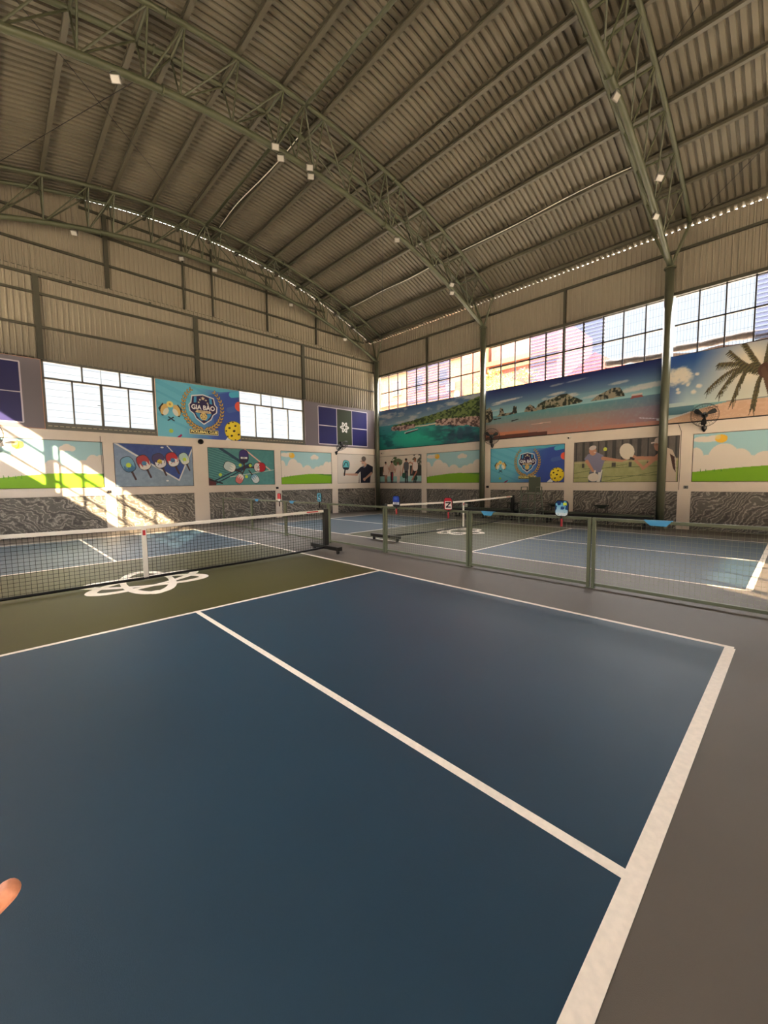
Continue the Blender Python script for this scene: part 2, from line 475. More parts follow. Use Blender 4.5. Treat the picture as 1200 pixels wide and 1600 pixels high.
def print_face(cv, w, h, side, a0, z0, plane, parent, name='printed_face'):
    """side L: plane y, u=+x ; side R: plane x, u=-y (a0 = y at picture left)"""
    u = (cv.X/cv.a*w).ravel(); v = (cv.Y*h+z0).ravel(); n = u.size
    co = np.empty((n, 3), np.float32)
    if side == 'L': co[:, 0] = a0+u; co[:, 1] = plane; co[:, 2] = v
    else: co[:, 0] = plane; co[:, 1] = a0-u; co[:, 2] = v
    idx = np.arange(n).reshape(cv.ny, cv.nx)
    q = np.stack([idx[:-1, :-1], idx[:-1, 1:], idx[1:, 1:], idx[1:, :-1]], -1).reshape(-1, 4)
    me = bpy.data.meshes.new(name)
    me.vertices.add(n); me.vertices.foreach_set('co', co.ravel())
    me.loops.add(q.size); me.loops.foreach_set('vertex_index', q.ravel().astype(np.int32))
    me.polygons.add(len(q)); me.polygons.foreach_set('loop_start', np.arange(0, q.size, 4, dtype=np.int32))
    me.polygons.foreach_set('loop_total', np.full(len(q), 4, np.int32))
    c = np.clip(cv.C.reshape(-1, 3)/255., 0, 1); c = np.where(c <= .04045, c/12.92, ((c+.055)/1.055)**2.4)
    at = me.color_attributes.new('ink', 'FLOAT_COLOR', 'POINT')
    at.data.foreach_set('color', np.concatenate([c, np.ones((n, 1))], 1).astype(np.float32).ravel())
    me.materials.append(print_mat()); me.update(); me.validate()
    o = bpy.data.objects.new(name, me); COL.objects.link(o); o.parent = parent
    return o
def banner(name, label, cat, group, side, a0, a1, z0, z1, plane, paint, res=.012, thick=.035, trim=(60, 45, 40)):
    """flat board on a wall with the print on its room-side face; a0 is the picture's left end"""
    w = abs(a1-a0); h = z1-z0
    mb = MB(); e = .012
    if side == 'L': mb.box((a0-e, plane+.002, z0-e), (a1+e, plane+thick, z1+e))
    else: mb.box((plane+.002, a1-e, z0-e), (plane+thick, a0+e, z1+e))
    o = mb.build(name, mat('trim_%d_%d_%d' % trim, trim, .6)); tag(o, label, cat, group)
    cv = Cv(w, h, res); paint(cv)
    f = print_face(cv, w, h, side, a0, z0, plane-.001, o)
    return o, cv
def wall_mtx(side, a0, z0, w, h, plane, x, y, a, ang=0):
    """matrix placing text centred at canvas (x,y)"""
    u = x/a*w; v = y*h
    R = Matrix.Rotation(ang, 4, 'Z')
    if side == 'L':
        B = Matrix(((1, 0, 0, a0+u), (0, 0, -1, plane-.004), (0, 1, 0, z0+v), (0, 0, 0, 1)))
    else:
        B = Matrix(((0, 0, -1, plane-.004), (-1, 0, 0, a0-u), (0, 1, 0, z0+v), (0, 0, 0, 1)))
    return B @ R

# --- the pictures
def p_meadow(c, seed=0):
    a = c.a
    c.grad(0, (178, 212, 212), 1, (160, 200, 208))
    cl = (226, 214, 202)
    m = np.zeros(c.sh, bool)
    for (x, y, rx, ry) in [(.02, .50, .06, .22), (.10, .36, .06, .20), (.22, .48, .11, .30), (.33, .44, .08, .22), (.40, .36, .06, .16), (.50, .40, .09, .19), (.60, .33, .07, .15),
                           (.70, .38, .08, .17), (.80, .42, .09, .18), (.90, .50, .08, .22), (.98, .48, .07, .24)]:
        m |= c.ell(x*a, y, rx*a, ry)
    m |= c.Y < .38
    c.fill(m, cl)
    for (x, y, rx, ry) in [(.10, .87, .10, .045), (.06, .90, .06, .05), (.15, .91, .06, .05), (.60, .83, .035, .06), (.645, .86, .05, .075), (.69, .84, .04, .06)]:
        c.fill(c.ell(x*a, y, rx*a, ry), cl)
    c.fill(c.ell(.20*a, .88, .10, .085), (238, 186, 62)); c.fill(c.ell(.175*a, .92, .05), (222, 205, 150), .7)
    h1 = .20+.115*np.sin(np.clip(c.X/a*1.15, 0, 1)*PI*.62)
    h2 = .30-.10*((c.X/a-.72)/.5)**2
    c.fill(c.Y < np.maximum(h2, h1*.98), (88, 142, 44))
    c.fill(c.Y < np.minimum(h1, .33-.22*np.clip(c.X/a-.55, 0, 1)), (126, 176, 36))
    for x in (.06, .10, .16, .21):
        c.fill(c.poly([(x*a-.012, .2), (x*a+.012, .2), (x*a, .28)]), (96, 150, 46))
def pad(c, x, y, ang, s, main, low, ballc=None, word=False):
    """paddle printed in a picture: head centre, handle points along ang"""
    dx, dy = math.cos(ang), math.sin(ang)
    hx, hy = x+dx*s*.62, y+dy*s*.62
    c.fill(c.seg(x+dx*s*.42, y+dy*s*.42, x+dx*s*.62, y+dy*s*.62, .20*s, .12*s), (40, 25, 30))
    c.fill(c.seg(hx, hy, x+dx*s*1.05, y+dy*s*1.05, .12*s), (60, 30, 34))
    c.fill(c.sell(x, y, .52*s, .40*s, ang, 2.7), (24, 22, 40))
    c.fill(c.sell(x, y, .48*s, .365*s, ang, 2.7), main)
    ca, sa = math.cos(ang), math.sin(ang)
    u = (c.X-x)*ca+(c.Y-y)*sa; v = -(c.X-x)*sa+(c.Y-y)*ca
    inside = c.sell(x, y, .48*s, .365*s, ang, 2.7)
    c.fill(inside & (u > .13*s+.05*np.sin(v*30/s)), low)
    if word: c.fill(inside & (np.abs(u-.12*s) < .07*s) & (np.abs(v) < .27*s), (235, 235, 235))
    if ballc: c.fill(c.ell(x+dx*.02, y+dy*.02, .15*s), ballc)
def p_paddles(c):
    a = c.a
    c.grad(0, (140, 160, 178), 1, (118, 140, 176)); n = c.noise(30, 16, 3)
    c.C += ((n-.5)*26)[..., None]
    B = c.poly([(.06*a, 1.0), (a, 1.0), (.985*a, .86), (.80*a, .15), (0, 1.06)])
    c.fill(B, (34, 66, 140)); c.C += np.where(B[..., None], ((n-.5)*24)[..., None], 0)
    c.line([(0.0, 1.02), (.80*a, .14)], .035, (215, 215, 215)); c.line([(.80*a, .14), (1.0*a, .93)], .03, (215, 215, 215))
    c.line([(.655*a, 1.0), (.90*a, .50)], .022, (215, 215, 220))
    for (x, y, m_, l_, b_, w_) in [(.155, .52, (110, 160, 190), (60, 110, 150), (190, 215, 60), 0), (.345, .57, (170, 44, 54), (222, 214, 208), (60, 120, 160), 0),
                               (.545, .62, (52, 38, 96), (225, 222, 225), (225, 200, 60), 1), (.72, .66, (190, 26, 44), (228, 224, 224), (60, 110, 160), 1), (.885, .69, (180, 210, 200), (222, 226, 216), (190, 215, 60), 0)]:
        pad(c, x*a, y, math.radians(-68), .36 if x < .8 else .30, m_, l_, b_, bool(w_))
    c.fill(c.ell(.59*a, .95, .035, .02), (220, 225, 225)); c.fill(c.ell(.64*a, .13, .03, .02), (230, 232, 232))
def p_netshade(c):
    a = c.a
    c.grad(0, (84, 148, 148), 1, (74, 134, 136)); n = c.noise(30, 16, 5); c.C += ((n-.5)*16)[..., None]
    tri = c.poly([(0, 1), (.18*a, 1), (.52*a, .56), (.08*a, .12), (0, .20)])
    stripes = (np.sin((c.Y+c.X*.30)*95) > .35)
    c.fill(tri & stripes, (44, 104, 112), .75)
    c.line([(.17*a, 1.0), (.50*a, .60)], .075, (22, 60, 84))
    c.line([(.03*a, .07), (.60*a, .60)], .032, (20, 44, 74)); c.line([(.10*a, .05), (.60*a, .52)], .028, (20, 44, 74)); c.line([(.40*a, .40), (.62*a, .58)], .075, (20, 44, 74))
    c.line([(.53*a, 1.0), (.93*a, .42)], .035, (226, 176, 166)); c.line([(.30*a, .22), (1.0*a, .43)], .018, (196, 206, 196))
    c.fill(c.poly([(0, 0), (.10*a, 0), (.09*a, .12), (0, .2)]), (84, 26, 34)); c.line([(.02*a, .14), (.18*a, .05)], .04, (16, 20, 30))
    pad(c, .515*a, .80, math.radians(-90), .36, (54, 40, 110), (36, 28, 60), None, True)
    pad(c, .30*a, .50, math.radians(-25), .34, (190, 205, 205), (232, 232, 228), None)
    pad(c, .76*a, .50, math.radians(182), .36, (186, 26, 44), (220, 210, 210), None, True)
    pad(c, .44*a, .17, math.radians(60), .28, (222, 120, 120), (232, 226, 220), None)
    pad(c, .68*a, .17, math.radians(128), .28, (220, 226, 228), (120, 170, 200), None)
    for (x, y) in ((.455, .55), (.61, .545), (.16, .28), (.545, .225)): c.fill(c.ell(x*a, y, .045), (188, 214, 72))
def ballprint(c, x, y, r):
    c.fill(c.ell(x, y, r*1.04), (120, 110, 50)); c.fill(c.ell(x, y, r), (236, 208, 44))
    c.fill(c.ell(x-.25*r, y+.25*r, r*.6), (244, 224, 70), .5)
    for (u, v, k) in [(0, 0, .15), (-.5, .28, .14), (.15, .55, .13), (-.28, -.52, .14), (.5, -.35, .13), (-.86, -.05, .10), (-.1, .92, .09), (-.72, -.62, .1), (.78, .45, .1), (-.55, .75, .1), (.1, -.93, .09)]:
        c.fill(c.ell(x+u*r, y+v*r, k*r, k*r*.75, .3) & c.ell(x, y, r), (60, 44, 20))
def laurel(c, cx, cy, side, n=15):
    for i in range(n):
        t = math.radians(-84+134*i/(n-1)); k = 1-.45*i/n
        x = cx+side*.355*math.cos(t); y = cy+.40*math.sin(t)
        tx, ty = -side*.355*math.sin(t), .40*math.cos(t); aa = math.atan2(ty, tx)
        for off in (-1, 1):
            w = aa+off*.5
            px = x+math.cos(w)*.02+off*-math.sin(aa)*.014*k; py = y+math.sin(w)*.02+off*math.cos(aa)*.014*k
            c.fill(c.ell(px, py, .036*k+.012, .017*k+.005, w), (60, 48, 34)); c.fill(c.ell(px, py, .031*k+.009, .011*k+.004, w), (202, 162, 92))
def p_club(c):
    a = c.a
    t = np.clip((c.X/a*1.15-.42+(.5-c.Y)*.25)*2.2, 0, 1)[..., None]
    c.C = np.array((108, 190, 214.))*(1-t)+np.array((62, 90, 176.))*t
    for (o, w, al) in ((.05, .05, .35), (.25, .07, .3), (.45, .04, .35), (.62, .09, .25), (.86, .05, .3)):
        d = c.Y+c.X*.42-o-.35
        c.fill((np.abs(d) < w/2) & (c.X < .62*a), (72, 160, 196), al)
    c.fill(c.poly([(.40*a, .96), (.75*a, .92), (a, .99), (a, 1), (.5*a, 1)]), (96, 190, 200), .8)
    c.fill(c.poly([(.60*a, .84), (.98*a, .97), (a, .98), (a, 0), (.7*a, 0)]), (56, 78, 158), .55)
    for (x0, y0, x1, y1, cc) in ((.90, .90, 1.0, .93, (78, 176, 206)), (.86, .60, 1.0, .66, (70, 98, 170)), (.20, -.02, .255, .05, (150, 20, 90))):
        c.fill(c.seg(x0*a, y0, x1*a, y1, .11 if x0 > .5 else .035), cc)
    c.fill(c.ell(1.0*a, .69, .095), (240, 96, 72))
    c.fill(c.poly([(.79*a, 0), (.86*a, 0), (.95*a, .3), (.82*a, .06)]), (225, 228, 230))
    ballprint(c, .915*a, .20, .185)
    c.fill(c.ell(.145*a, .115, .035), (170, 200, 70))
    # paired paddles with a ball above
    for s in (-1, 1):
        x = .15*a+s*.115
        c.fill(c.poly([(x+s*.085, .50), (x+s*.01, .60), (x-s*.03, .52), (x+s*.0, .38), (x+s*.03, .37)]), (30, 26, 30))
        c.fill(c.ell(x-s*.01, .49, .055, .10, s*.35), (222, 184, 110)); c.fill(c.ell(x-s*.035, .45, .04, .07, s*.5), (226, 226, 210))
    c.line([(.15*a-.05, .30), (.15*a+.04, .36)], .022, (24, 40, 60)); c.line([(.15*a+.05, .30), (.15*a-.04, .36)], .022, (24, 40, 60))
    c.fill(c.ell(.145*a, .585, .055), (240, 222, 130)); c.fill(c.ell(.145*a, .585, .02), (210, 160, 60))
    # wreath and shield
    sx, sy = .53*a, .545
    laurel(c, sx, .58, -1); laurel(c, sx, .58, 1)
    def shield(k, col):
        q = [(-.19, .23), (0, .27), (.19, .22), (.21, .10), (.245, .06), (.235, -.05), (.17, -.10), (.13, -.19), (0, -.29), (-.13, -.19), (-.17, -.10), (-.235, -.05), (-.245, .06), (-.21, .10)]
        c.fill(c.poly([(sx+u*k, sy+.02+v*k*.93) for u, v in q]), col)
    shield(1.09, (222, 220, 222)); shield(1.0, (44, 30, 78))
    c.fill(c.poly([(sx-.16, sy+.23), (sx-.115, sy+.24), (sx-.12, sy+.13), (sx-.17, sy+.12)]), (70, 150, 200)); c.fill(c.poly([(sx+.16, sy+.23), (sx+.115, sy+.24), (sx+.12, sy+.13), (sx+.17, sy+.12)]), (70, 150, 200))
    c.fill(c.poly([(sx-.15, sy-.06), (sx-.07, sy-.06), (sx-.02, sy-.20), (sx-.06, sy-.19), (sx-.12, sy-.12)]), (70, 150, 200)); c.fill(c.poly([(sx+.15, sy-.06), (sx+.07, sy-.06), (sx+.02, sy-.20), (sx+.06, sy-.19), (sx+.12, sy-.12)]), (70, 150, 200))
    def star(x, y, r):
        pts = []
        for i in range(10):
            rr = r if i % 2 == 0 else r*.42; w = PI/2+i*PI/5; pts.append((x+rr*math.cos(w), y+rr*math.sin(w)))
        c.fill(c.poly(pts), (228, 206, 170))
    star(sx, sy+.215, .042); star(sx-.055, sy+.185, .024); star(sx+.055, sy+.185, .024); star(sx-.08, sy+.135, .02); star(sx+.08, sy+.135, .02)
    c.fill(c.poly([(sx-.15, sy-.045), (sx-.12, sy-.01), (sx+.12, sy-.01), (sx+.15, sy-.045), (sx+.12, sy-.055), (sx-.12, sy-.055)]), (222, 196, 150))
    c.fill(c.ell(sx, sy-.12, .066), (226, 196, 120))
    for i in range(6):
        w = i*PI/3; c.fill(c.ell(sx+.036*math.cos(w), sy-.12+.036*math.sin(w), .009), (60, 40, 60))
    c.fill(c.poly([(sx-.265, .09), (sx+.265, .09), (sx+.265, .18), (sx-.265, .18)]), (226, 214, 150)); c.fill(c.poly([(sx-.255, .10), (sx+.255, .10), (sx+.255, .17), (sx-.255, .17)]), (20, 22, 30))
def p_courtplan(c):
    a = c.a
    c.grad(0, (112, 104, 110), 1, (124, 116, 122))
    x0, x1, y0, y1 = .165*a, .885*a, .07, .93
    R = lambda p, q, r, s: (c.X >= p) & (c.X <= q) & (c.Y >= r) & (c.Y <= s)
    c.fill(R(x0, x1, y0, y1), (38, 36, 92))
    g0, g1 = x0+(x1-x0)*.355, x0+(x1-x0)*.665
    c.fill(R(g0, g1, y0, y1), (56, 64, 46))
    w = .018; L = (205, 195, 205)
    for x in (x0, x1, g0, g1): c.fill(R(x-w/2, x+w/2, y0, y1), L)
    for y in (y0, y1): c.fill(R(x0, x1, y-w/2, y+w/2), L)
    c.fill((R(x0, g0, .5-w/2, .5+w/2)) | R(g1, x1, .5-w/2, .5+w/2), L)
    cx, cy = (g0+g1)/2, .50
    for k in range(3):
        A = k*PI/3+.0; ca, sa = math.cos(A), math.sin(A)
        u = (c.X-cx)*ca+(c.Y-cy)*sa; v = -(c.X-cx)*sa+(c.Y-cy)*ca
        d = np.sqrt((u/.115)**2+(v/.042)**2); c.fill(np.abs(d-1) < .22, (225, 222, 215))
def person(c, x, y, s, shirt, pants, skin, hair, lean=0, arms=((-.5, -.2), (.5, -.2))):
    """y = feet; s = height"""
    hx = x+lean*s*.5
    c.fill(c.seg(x-.045*s, y, hx-.05*s, y+.47*s, .065*s, .10*s), pants if s > .5 else skin)
    c.fill(c.seg(x+.045*s, y, hx+.05*s, y+.47*s, .065*s, .10*s), pants if s > .5 else skin)
    c.fill(c.poly([(hx-.10*s, y+.40*s), (hx+.10*s, y+.40*s), (hx+.10*s, y+.55*s), (hx-.10*s, y+.55*s)]), pants)
    for (ax, ay) in arms:
        sgn = 1 if ax > 0 else -1
        c.fill(c.seg(hx+sgn*.12*s, y+.77*s, hx+sgn*.12*s+ax*.4*s, y+.77*s+ay*.5*s, .06*s, .045*s), skin)
    c.fill(c.sell(hx, y+.66*s, .14*s, .19*s, 0, 3), shirt)
    c.fill(c.ell(hx, y+.90*s, .055*s, .075*s), skin); c.fill(c.ell(hx-.01*s, y+.94*s, .065*s, .05*s), hair)
def p_player(c):
    a = c.a
    c.grad(0, (214, 204, 194), 1, (208, 198, 190))
    sk = (196, 150, 130); nv = (22, 26, 44)
    c.fill(c.poly([(.54*a, 0), (.86*a, 0), (.88*a, .30), (.94*a, .34), (.95*a, .58), (.80*a, .68), (.70*a, .62), (.60*a, .56), (.44*a, .34), (.50*a, .27), (.56*a, .36)]), nv)
    c.fill(c.poly([(.56*a, .36), (.56*a, 0), (.60*a, 0), (.6*a, .4)]), (210, 200, 192))
    c.fill(c.seg(.50*a, .29, .18*a, .30, .085, .055), sk); c.fill(c.ell(.17*a, .32, .045), sk)
    c.fill(c.seg(.90*a, .34, .72*a, .14, .09, .07), sk); c.fill(c.ell(.70*a, .12, .06), sk)
    c.fill(c.poly([(.66*a, .62), (.73*a, .56), (.78*a, .70), (.66*a, .74)]), sk)
    c.fill(c.ell(.68*a, .76, .095, .135), (200, 158, 140)); c.fill(c.ell(.69*a, .86, .11, .085), (96, 90, 88)); c.fill(c.ell(.67*a, .655, .06, .045), (180, 170, 160))
    c.line([(.60*a, .77), (.72*a, .78)], .018, (50, 40, 44)); c.line([(.63*a, .70), (.68*a, .69)], .012, (130, 70, 64))
    c.line([(.64*a, .60), (.70*a, .55), (.77*a, .62)], .014, (170, 170, 180))
    c.fill(c.sell(.215*a, .62, .155, .17, -.15, 2.8), (30, 60, 74)); c.fill(c.sell(.215*a, .63, .135, .15, -.15, 2.8), (96, 176, 184))
    c.fill(c.sell(.215*a, .62, .135, .15, -.15, 2.8) & (c.Y < .54), (20, 24, 34)); c.line([(.15*a, .58), (.20*a, .72), (.25*a, .70), (.27*a, .58)], .03, (24, 40, 56))
    c.fill(c.seg(.19*a, .47, .165*a, .27, .055), (26, 20, 24))
def p_group(c):
    a = c.a
    c.grad(0, (150, 190, 188), 1, (224, 214, 200)); n = c.noise(20, 14, 8)
    c.fill(c.Y > .25, (222, 210, 196)); c.fill((c.Y < .62) & (c.Y > .25) & ((c.X < .18*a) | (c.X > .75*a)), (52, 54, 50))
    c.fill((n > .52) & c.ell(.45*a, .78, .30, .20), (70, 92, 50)); c.fill(c.ell(.47*a, .76, .24, .14), (70, 92, 50), .8)
    c.fill((n > .45) & (c.X > .80*a) & (c.Y > .55), (60, 60, 48), .8)
    c.fill(c.Y < .22, (150, 196, 192)); c.fill(c.Y < .05, (108, 116, 122))
    H = (38, 26, 24)
    person(c, .18*a, .02, .80, (226, 204, 192), (170, 116, 100), (188, 136, 118), H, 0, ((.3, -.5), (-.2, -.7)))
    c.fill(c.poly([(.10*a, .30), (.27*a, .30), (.24*a, .45), (.13*a, .45)]), (226, 204, 192))
    person(c, .33*a, .02, .82, (190, 160, 142), (30, 24, 30), (184, 130, 110), H, 0, ((.2, -.6), (-.2, -.7)))
    c.fill(c.ell(.34*a, .22, .035, .18), (150, 44, 60))
    person(c, .48*a, .02, .76, (228, 208, 198), (226, 206, 198), (190, 138, 120), (120, 76, 54), 0, ((.1, -.9), (-.3, -.6)))
    c.fill(c.ell(.50*a, .17, .05, .10), (226, 200, 186))
    person(c, .67*a, .02, .88, (84, 86, 92), (36, 28, 34), (178, 122, 100), H, 0, ((.3, .1), (-.3, -.8)))
    person(c, .86*a, .02, .86, (230, 214, 208), (34, 24, 26), (192, 134, 112), (150, 96, 62), .05, ((-.2, -.8), (-.4, .1)))
    c.fill(c.seg(.80*a, .10, .90*a, .40, .06), (180, 110, 90))
    c.fill(c.ell(.61*a, .27, .085, .10), (30, 84, 66)); c.fill(c.ell(.88*a, .17, .075, .085), (26, 76, 60)); c.fill(c.ell(.19*a, .08, .06, .09), (130, 110, 90))
def p_padel(c):
    a = c.a; n = c.noise(40, 10, 11)
    c.grad(0, (170, 172, 118), 1, (150, 150, 110)); c.fill(c.Y > .50, (104, 98, 94))
    c.C += ((n-.5)*26)[..., None]
    for i, x in enumerate(np.linspace(.02, .98, 13)):
        c.fill((np.abs(c.X-x*a) < .018+.012*(i % 3)) & (c.Y > (.36 if i % 2 else .5)), (62, 62, 62), .85)
    c.fill((c.Y < .52) & (c.Y > .46), (186, 176, 132), .8)
    for (p, q) in (((0, .22), (.55*a, .42)), ((.3*a, .0), (1*a, .30)), ((0, .10), (.9*a, .16)), ((.1*a, .33), (.9*a, .36))): c.line([p, q], .012, (96, 110, 70), .8)
    sk = (196, 142, 116)
    # left player
    c.fill(c.poly([(.16*a, 0), (.30*a, 0), (.31*a, .26), (.17*a, .26)]), (96, 104, 116)); c.fill(c.poly([(.25*a, 0), (.285*a, 0), (.31*a, .3), (.27*a, .3)]), (220, 216, 210))
    c.fill(c.poly([(.11*a, .58), (.15*a, .70), (.24*a, .74), (.31*a, .66), (.33*a, .54), (.29*a, .24), (.18*a, .24), (.17*a, .46)]), (134, 132, 158))
    c.fill(c.seg(.31*a, .58, .50*a, .50, .085, .055), sk); c.fill(c.seg(.14*a, .52, .21*a, .27, .085, .055), sk); c.fill(c.seg(.50*a, .50, .54*a, .52, .03), sk)
    c.fill(c.ell(.20*a, .77, .085, .11, .2), sk); c.fill(c.ell(.20*a, .85, .085, .055, .2), (206, 196, 190)); c.line([(.215*a, .74), (.235*a, .735)], .014, (230, 225, 220))
    c.fill(c.ell(.215*a, .115, .13, .105), (222, 212, 200)); c.fill(c.seg(.225*a, .2, .23*a, .27, .04), (220, 210, 200))
    c.fill(c.ell(.33*a, .80, .045), (206, 214, 92))
    # right player
    c.fill(c.poly([(.86*a, 0), (.99*a, 0), (.985*a, .50), (.95*a, .70), (.90*a, .76), (.84*a, .66), (.87*a, .30)]), (196, 180, 164))
    c.fill(c.poly([(.93*a, .62), (.97*a, .55), (.985*a, .2), (.96*a, .3)]), (74, 50, 44))
    c.fill(c.seg(.86*a, .52, .62*a, .56, .10, .07), sk); c.fill(c.seg(.84*a, .60, .70*a, .30, .09, .06), sk); c.fill(c.seg(.70*a, .32, .62*a, .52, .06), sk); c.fill(c.ell(.61*a, .57, .06, .05), sk)
    c.fill(c.ell(.83*a, .82, .085, .13), (202, 150, 128)); c.fill(c.ell(.84*a, .93, .10, .075), (226, 210, 200)); c.fill(c.seg(.77*a, .88, .84*a, .90, .035), (226, 210, 200)); c.line([(.78*a, .83), (.82*a, .83)], .02, (140, 110, 100))
    c.fill(c.ell(.545*a, .72, .155, .19, .25), (222, 212, 196)); c.fill(c.seg(.585*a, .56, .61*a, .53, .05), (60, 60, 60))
def p_cove(c):
    a = c.a
    c.grad(.55, (150, 176, 186), 1, (52, 84, 130))
    n = c.noise(8, 7, 21, 5); n2 = c.noise(60, 30, 22, 4); n3 = c.noise(16, 9, 23, 5)
    c.fill(np.clip((n-.52)*7, 0, 1)*(c.Y > .5), (190, 188, 188), .8)
    sea = c.Y < .60
    c.grad(0, (28, 120, 112), .6, (70, 150, 160), sea)
    c.fill(np.clip(1-((c.X/a-.42)/.40)**2-((c.Y-.24)/.30)**2, 0, 1)*sea, (44, 190, 160), .9)
    c.fill(np.clip((n-.50)*6, 0, 1)*(c.Y < .5)*(np.clip(np.abs(c.X/a-.38)*2.6, 0, 1)), (24, 58, 76), .9)
    c.fill(np.clip((n3-.5)*6, 0, 1)*(c.Y < .34)*np.clip((c.X/a-.55)*5, 0, 1), (52, 76, 96), .85)
    top = .57+.02*np.sin(c.X*2)+.38*np.clip((c.X/a-.22)/.78, 0, 1)**1.15*1.0
    top = np.where(c.X/a < .17, -1, top+(n2-.5)*.05)
    bot = .50+.05*np.clip((c.X/a-.4)*2, 0, 1)-.10*np.clip((c.X/a-.6)*2.2, 0, 1)
    isl = (c.Y < top) & (c.Y > bot)
    c.fill(isl, (74, 94, 48)); c.fill(isl & (n2 > .52), (108, 126, 66)); c.fill(isl & (n2 < .42), (44, 62, 32))
    rock = (c.Y < bot+.05+(n2-.5)*.05) & (c.Y > bot-.05-.30*np.clip((c.X/a-.62)*1.2, 0, .5)+(n3-.5)*.12) & ((c.X/a > .60) | (c.X/a < .40)) & (c.X/a > .15)
    c.fill(rock, (168, 132, 124)); c.fill(rock & (n2 > .55), (196, 164, 152)); c.fill(rock & (n2 < .43), (92, 68, 64))
    c.fill((np.abs(c.Y-.50-.02*np.sin(c.X*3)) < .015) & (c.X/a > .40) & (c.X/a < .61), (216, 206, 180))
    c.fill(c.seg(.30*a, .36, .43*a, .41, .045, .03), (206, 214, 214)); c.fill(c.seg(.31*a, .345, .43*a, .395, .035, .02), (44, 40, 52)); c.fill(c.seg(.43*a, .395, .46*a, .42, .01), (60, 60, 70))
def p_rocks(c):
    a = c.a; n = c.noise(10, 5, 31, 5); n2 = c.noise(90, 28, 32, 4)
    c.grad(.48, (150, 196, 200), 1, (24, 34, 92))
    c.fill((c.Y > .48) & (c.Y < .66), (150, 190, 196), .25)
    for (x, y, rx, ry, al) in ((.15, .745, .10, .018, .9), (.08, .70, .04, .012, .7), (.47, .72, .05, .02, .8), (.50, .66, .09, .02, .8), (.55, .64, .05, .02, .7), (.40, .66, .02, .02, .6), (.80, .74, .05, .02, .6), (.93, .62, .12, .035, .8), (.84, .58, .12, .02, .6), (.68, .58, .07, .02, .6), (.47, .88, .04, .015, .5), (.58, .90, .06, .012, .5), (.07, .58, .03, .012, .5)):
        c.fill(np.clip(1.4-((c.X-x*a)/(rx*a))**2-((c.Y-y-(c.X-x*a)*.06)/ry/1.3)**2+(n2-.5), 0, 1), (206, 202, 196), al)
    sea = c.Y < .47
    c.grad(0, (190, 128, 112), .47, (92, 150, 158), sea)
    c.fill(sea & (c.Y < .30), (186, 132, 118), .35)
    c.fill(np.clip((c.X/a-.65)*2.5, 0, 1)*(sea)*(c.Y > .06), (100, 96, 140), .5)
    c.fill(np.clip((n2-.5)*3, 0, 1)*sea, (150, 160, 160), .3)
    c.line([(.32*a, .22), (.44*a, .225)], .008, (230, 190, 170)); c.fill((c.Y < .08+.05*np.sin(c.X*1.4+1)) & (c.X/a < .30), (206, 128, 92), .8); c.fill((c.Y < .05+.02*np.sin(c.X*2)) & (c.X/a < .42), (84, 50, 44), .9)
    def rock(pts, base=(74, 74, 56)):
        m = c.poly([(x*a, y) for x, y in pts]); c.fill(m, base); c.fill(m & (n2 > .52), (150, 140, 118)); c.fill(m & (n2 < .42), (40, 44, 34))
    rock([(.27, .47), (.285, .56), (.31, .60), (.335, .55), (.35, .49), (.355, .46)], (110, 92, 78))
    rock([(.34, .47), (.36, .58), (.40, .63), (.44, .64), (.50, .70), (.53, .70), (.56, .63), (.59, .59), (.62, .53), (.61, .50), (.5, .48)], (74, 84, 58))
    rock([(.66, .50), (.69, .57), (.73, .62), (.77, .67), (.805, .66), (.825, .56), (.83, .51), (.75, .50)], (110, 108, 96))
    rock([(0, .35), (0, .62), (.03, .66), (.05, .56), (.055, .42), (.04, .36)], (48, 34, 36)); rock([(.08, .45), (.10, .50), (.105, .62), (.125, .60), (.135, .50), (.19, .50), (.20, .62), (.22, .60), (.225, .47), (.15, .45)], (56, 44, 44))
    c.fill(c.seg(.19*a, .33, .235*a, .35, .03, .01), (44, 50, 56)); c.fill(c.seg(.06*a, .40, .11*a, .41, .02), (50, 50, 54))
    c.fill(c.poly([(.855*a, .45), (.915*a, .46), (.905*a, .50), (.865*a, .50)]), (150, 80, 76)); c.fill(c.seg(.865*a, .505, .905*a, .51, .03), (206, 190, 180))
    c.line([(.90*a, .13), (1.0*a, .08)], .01, (206, 200, 220)); c.fill(c.ell(.985*a, .075, .03, .02), (235, 235, 240))
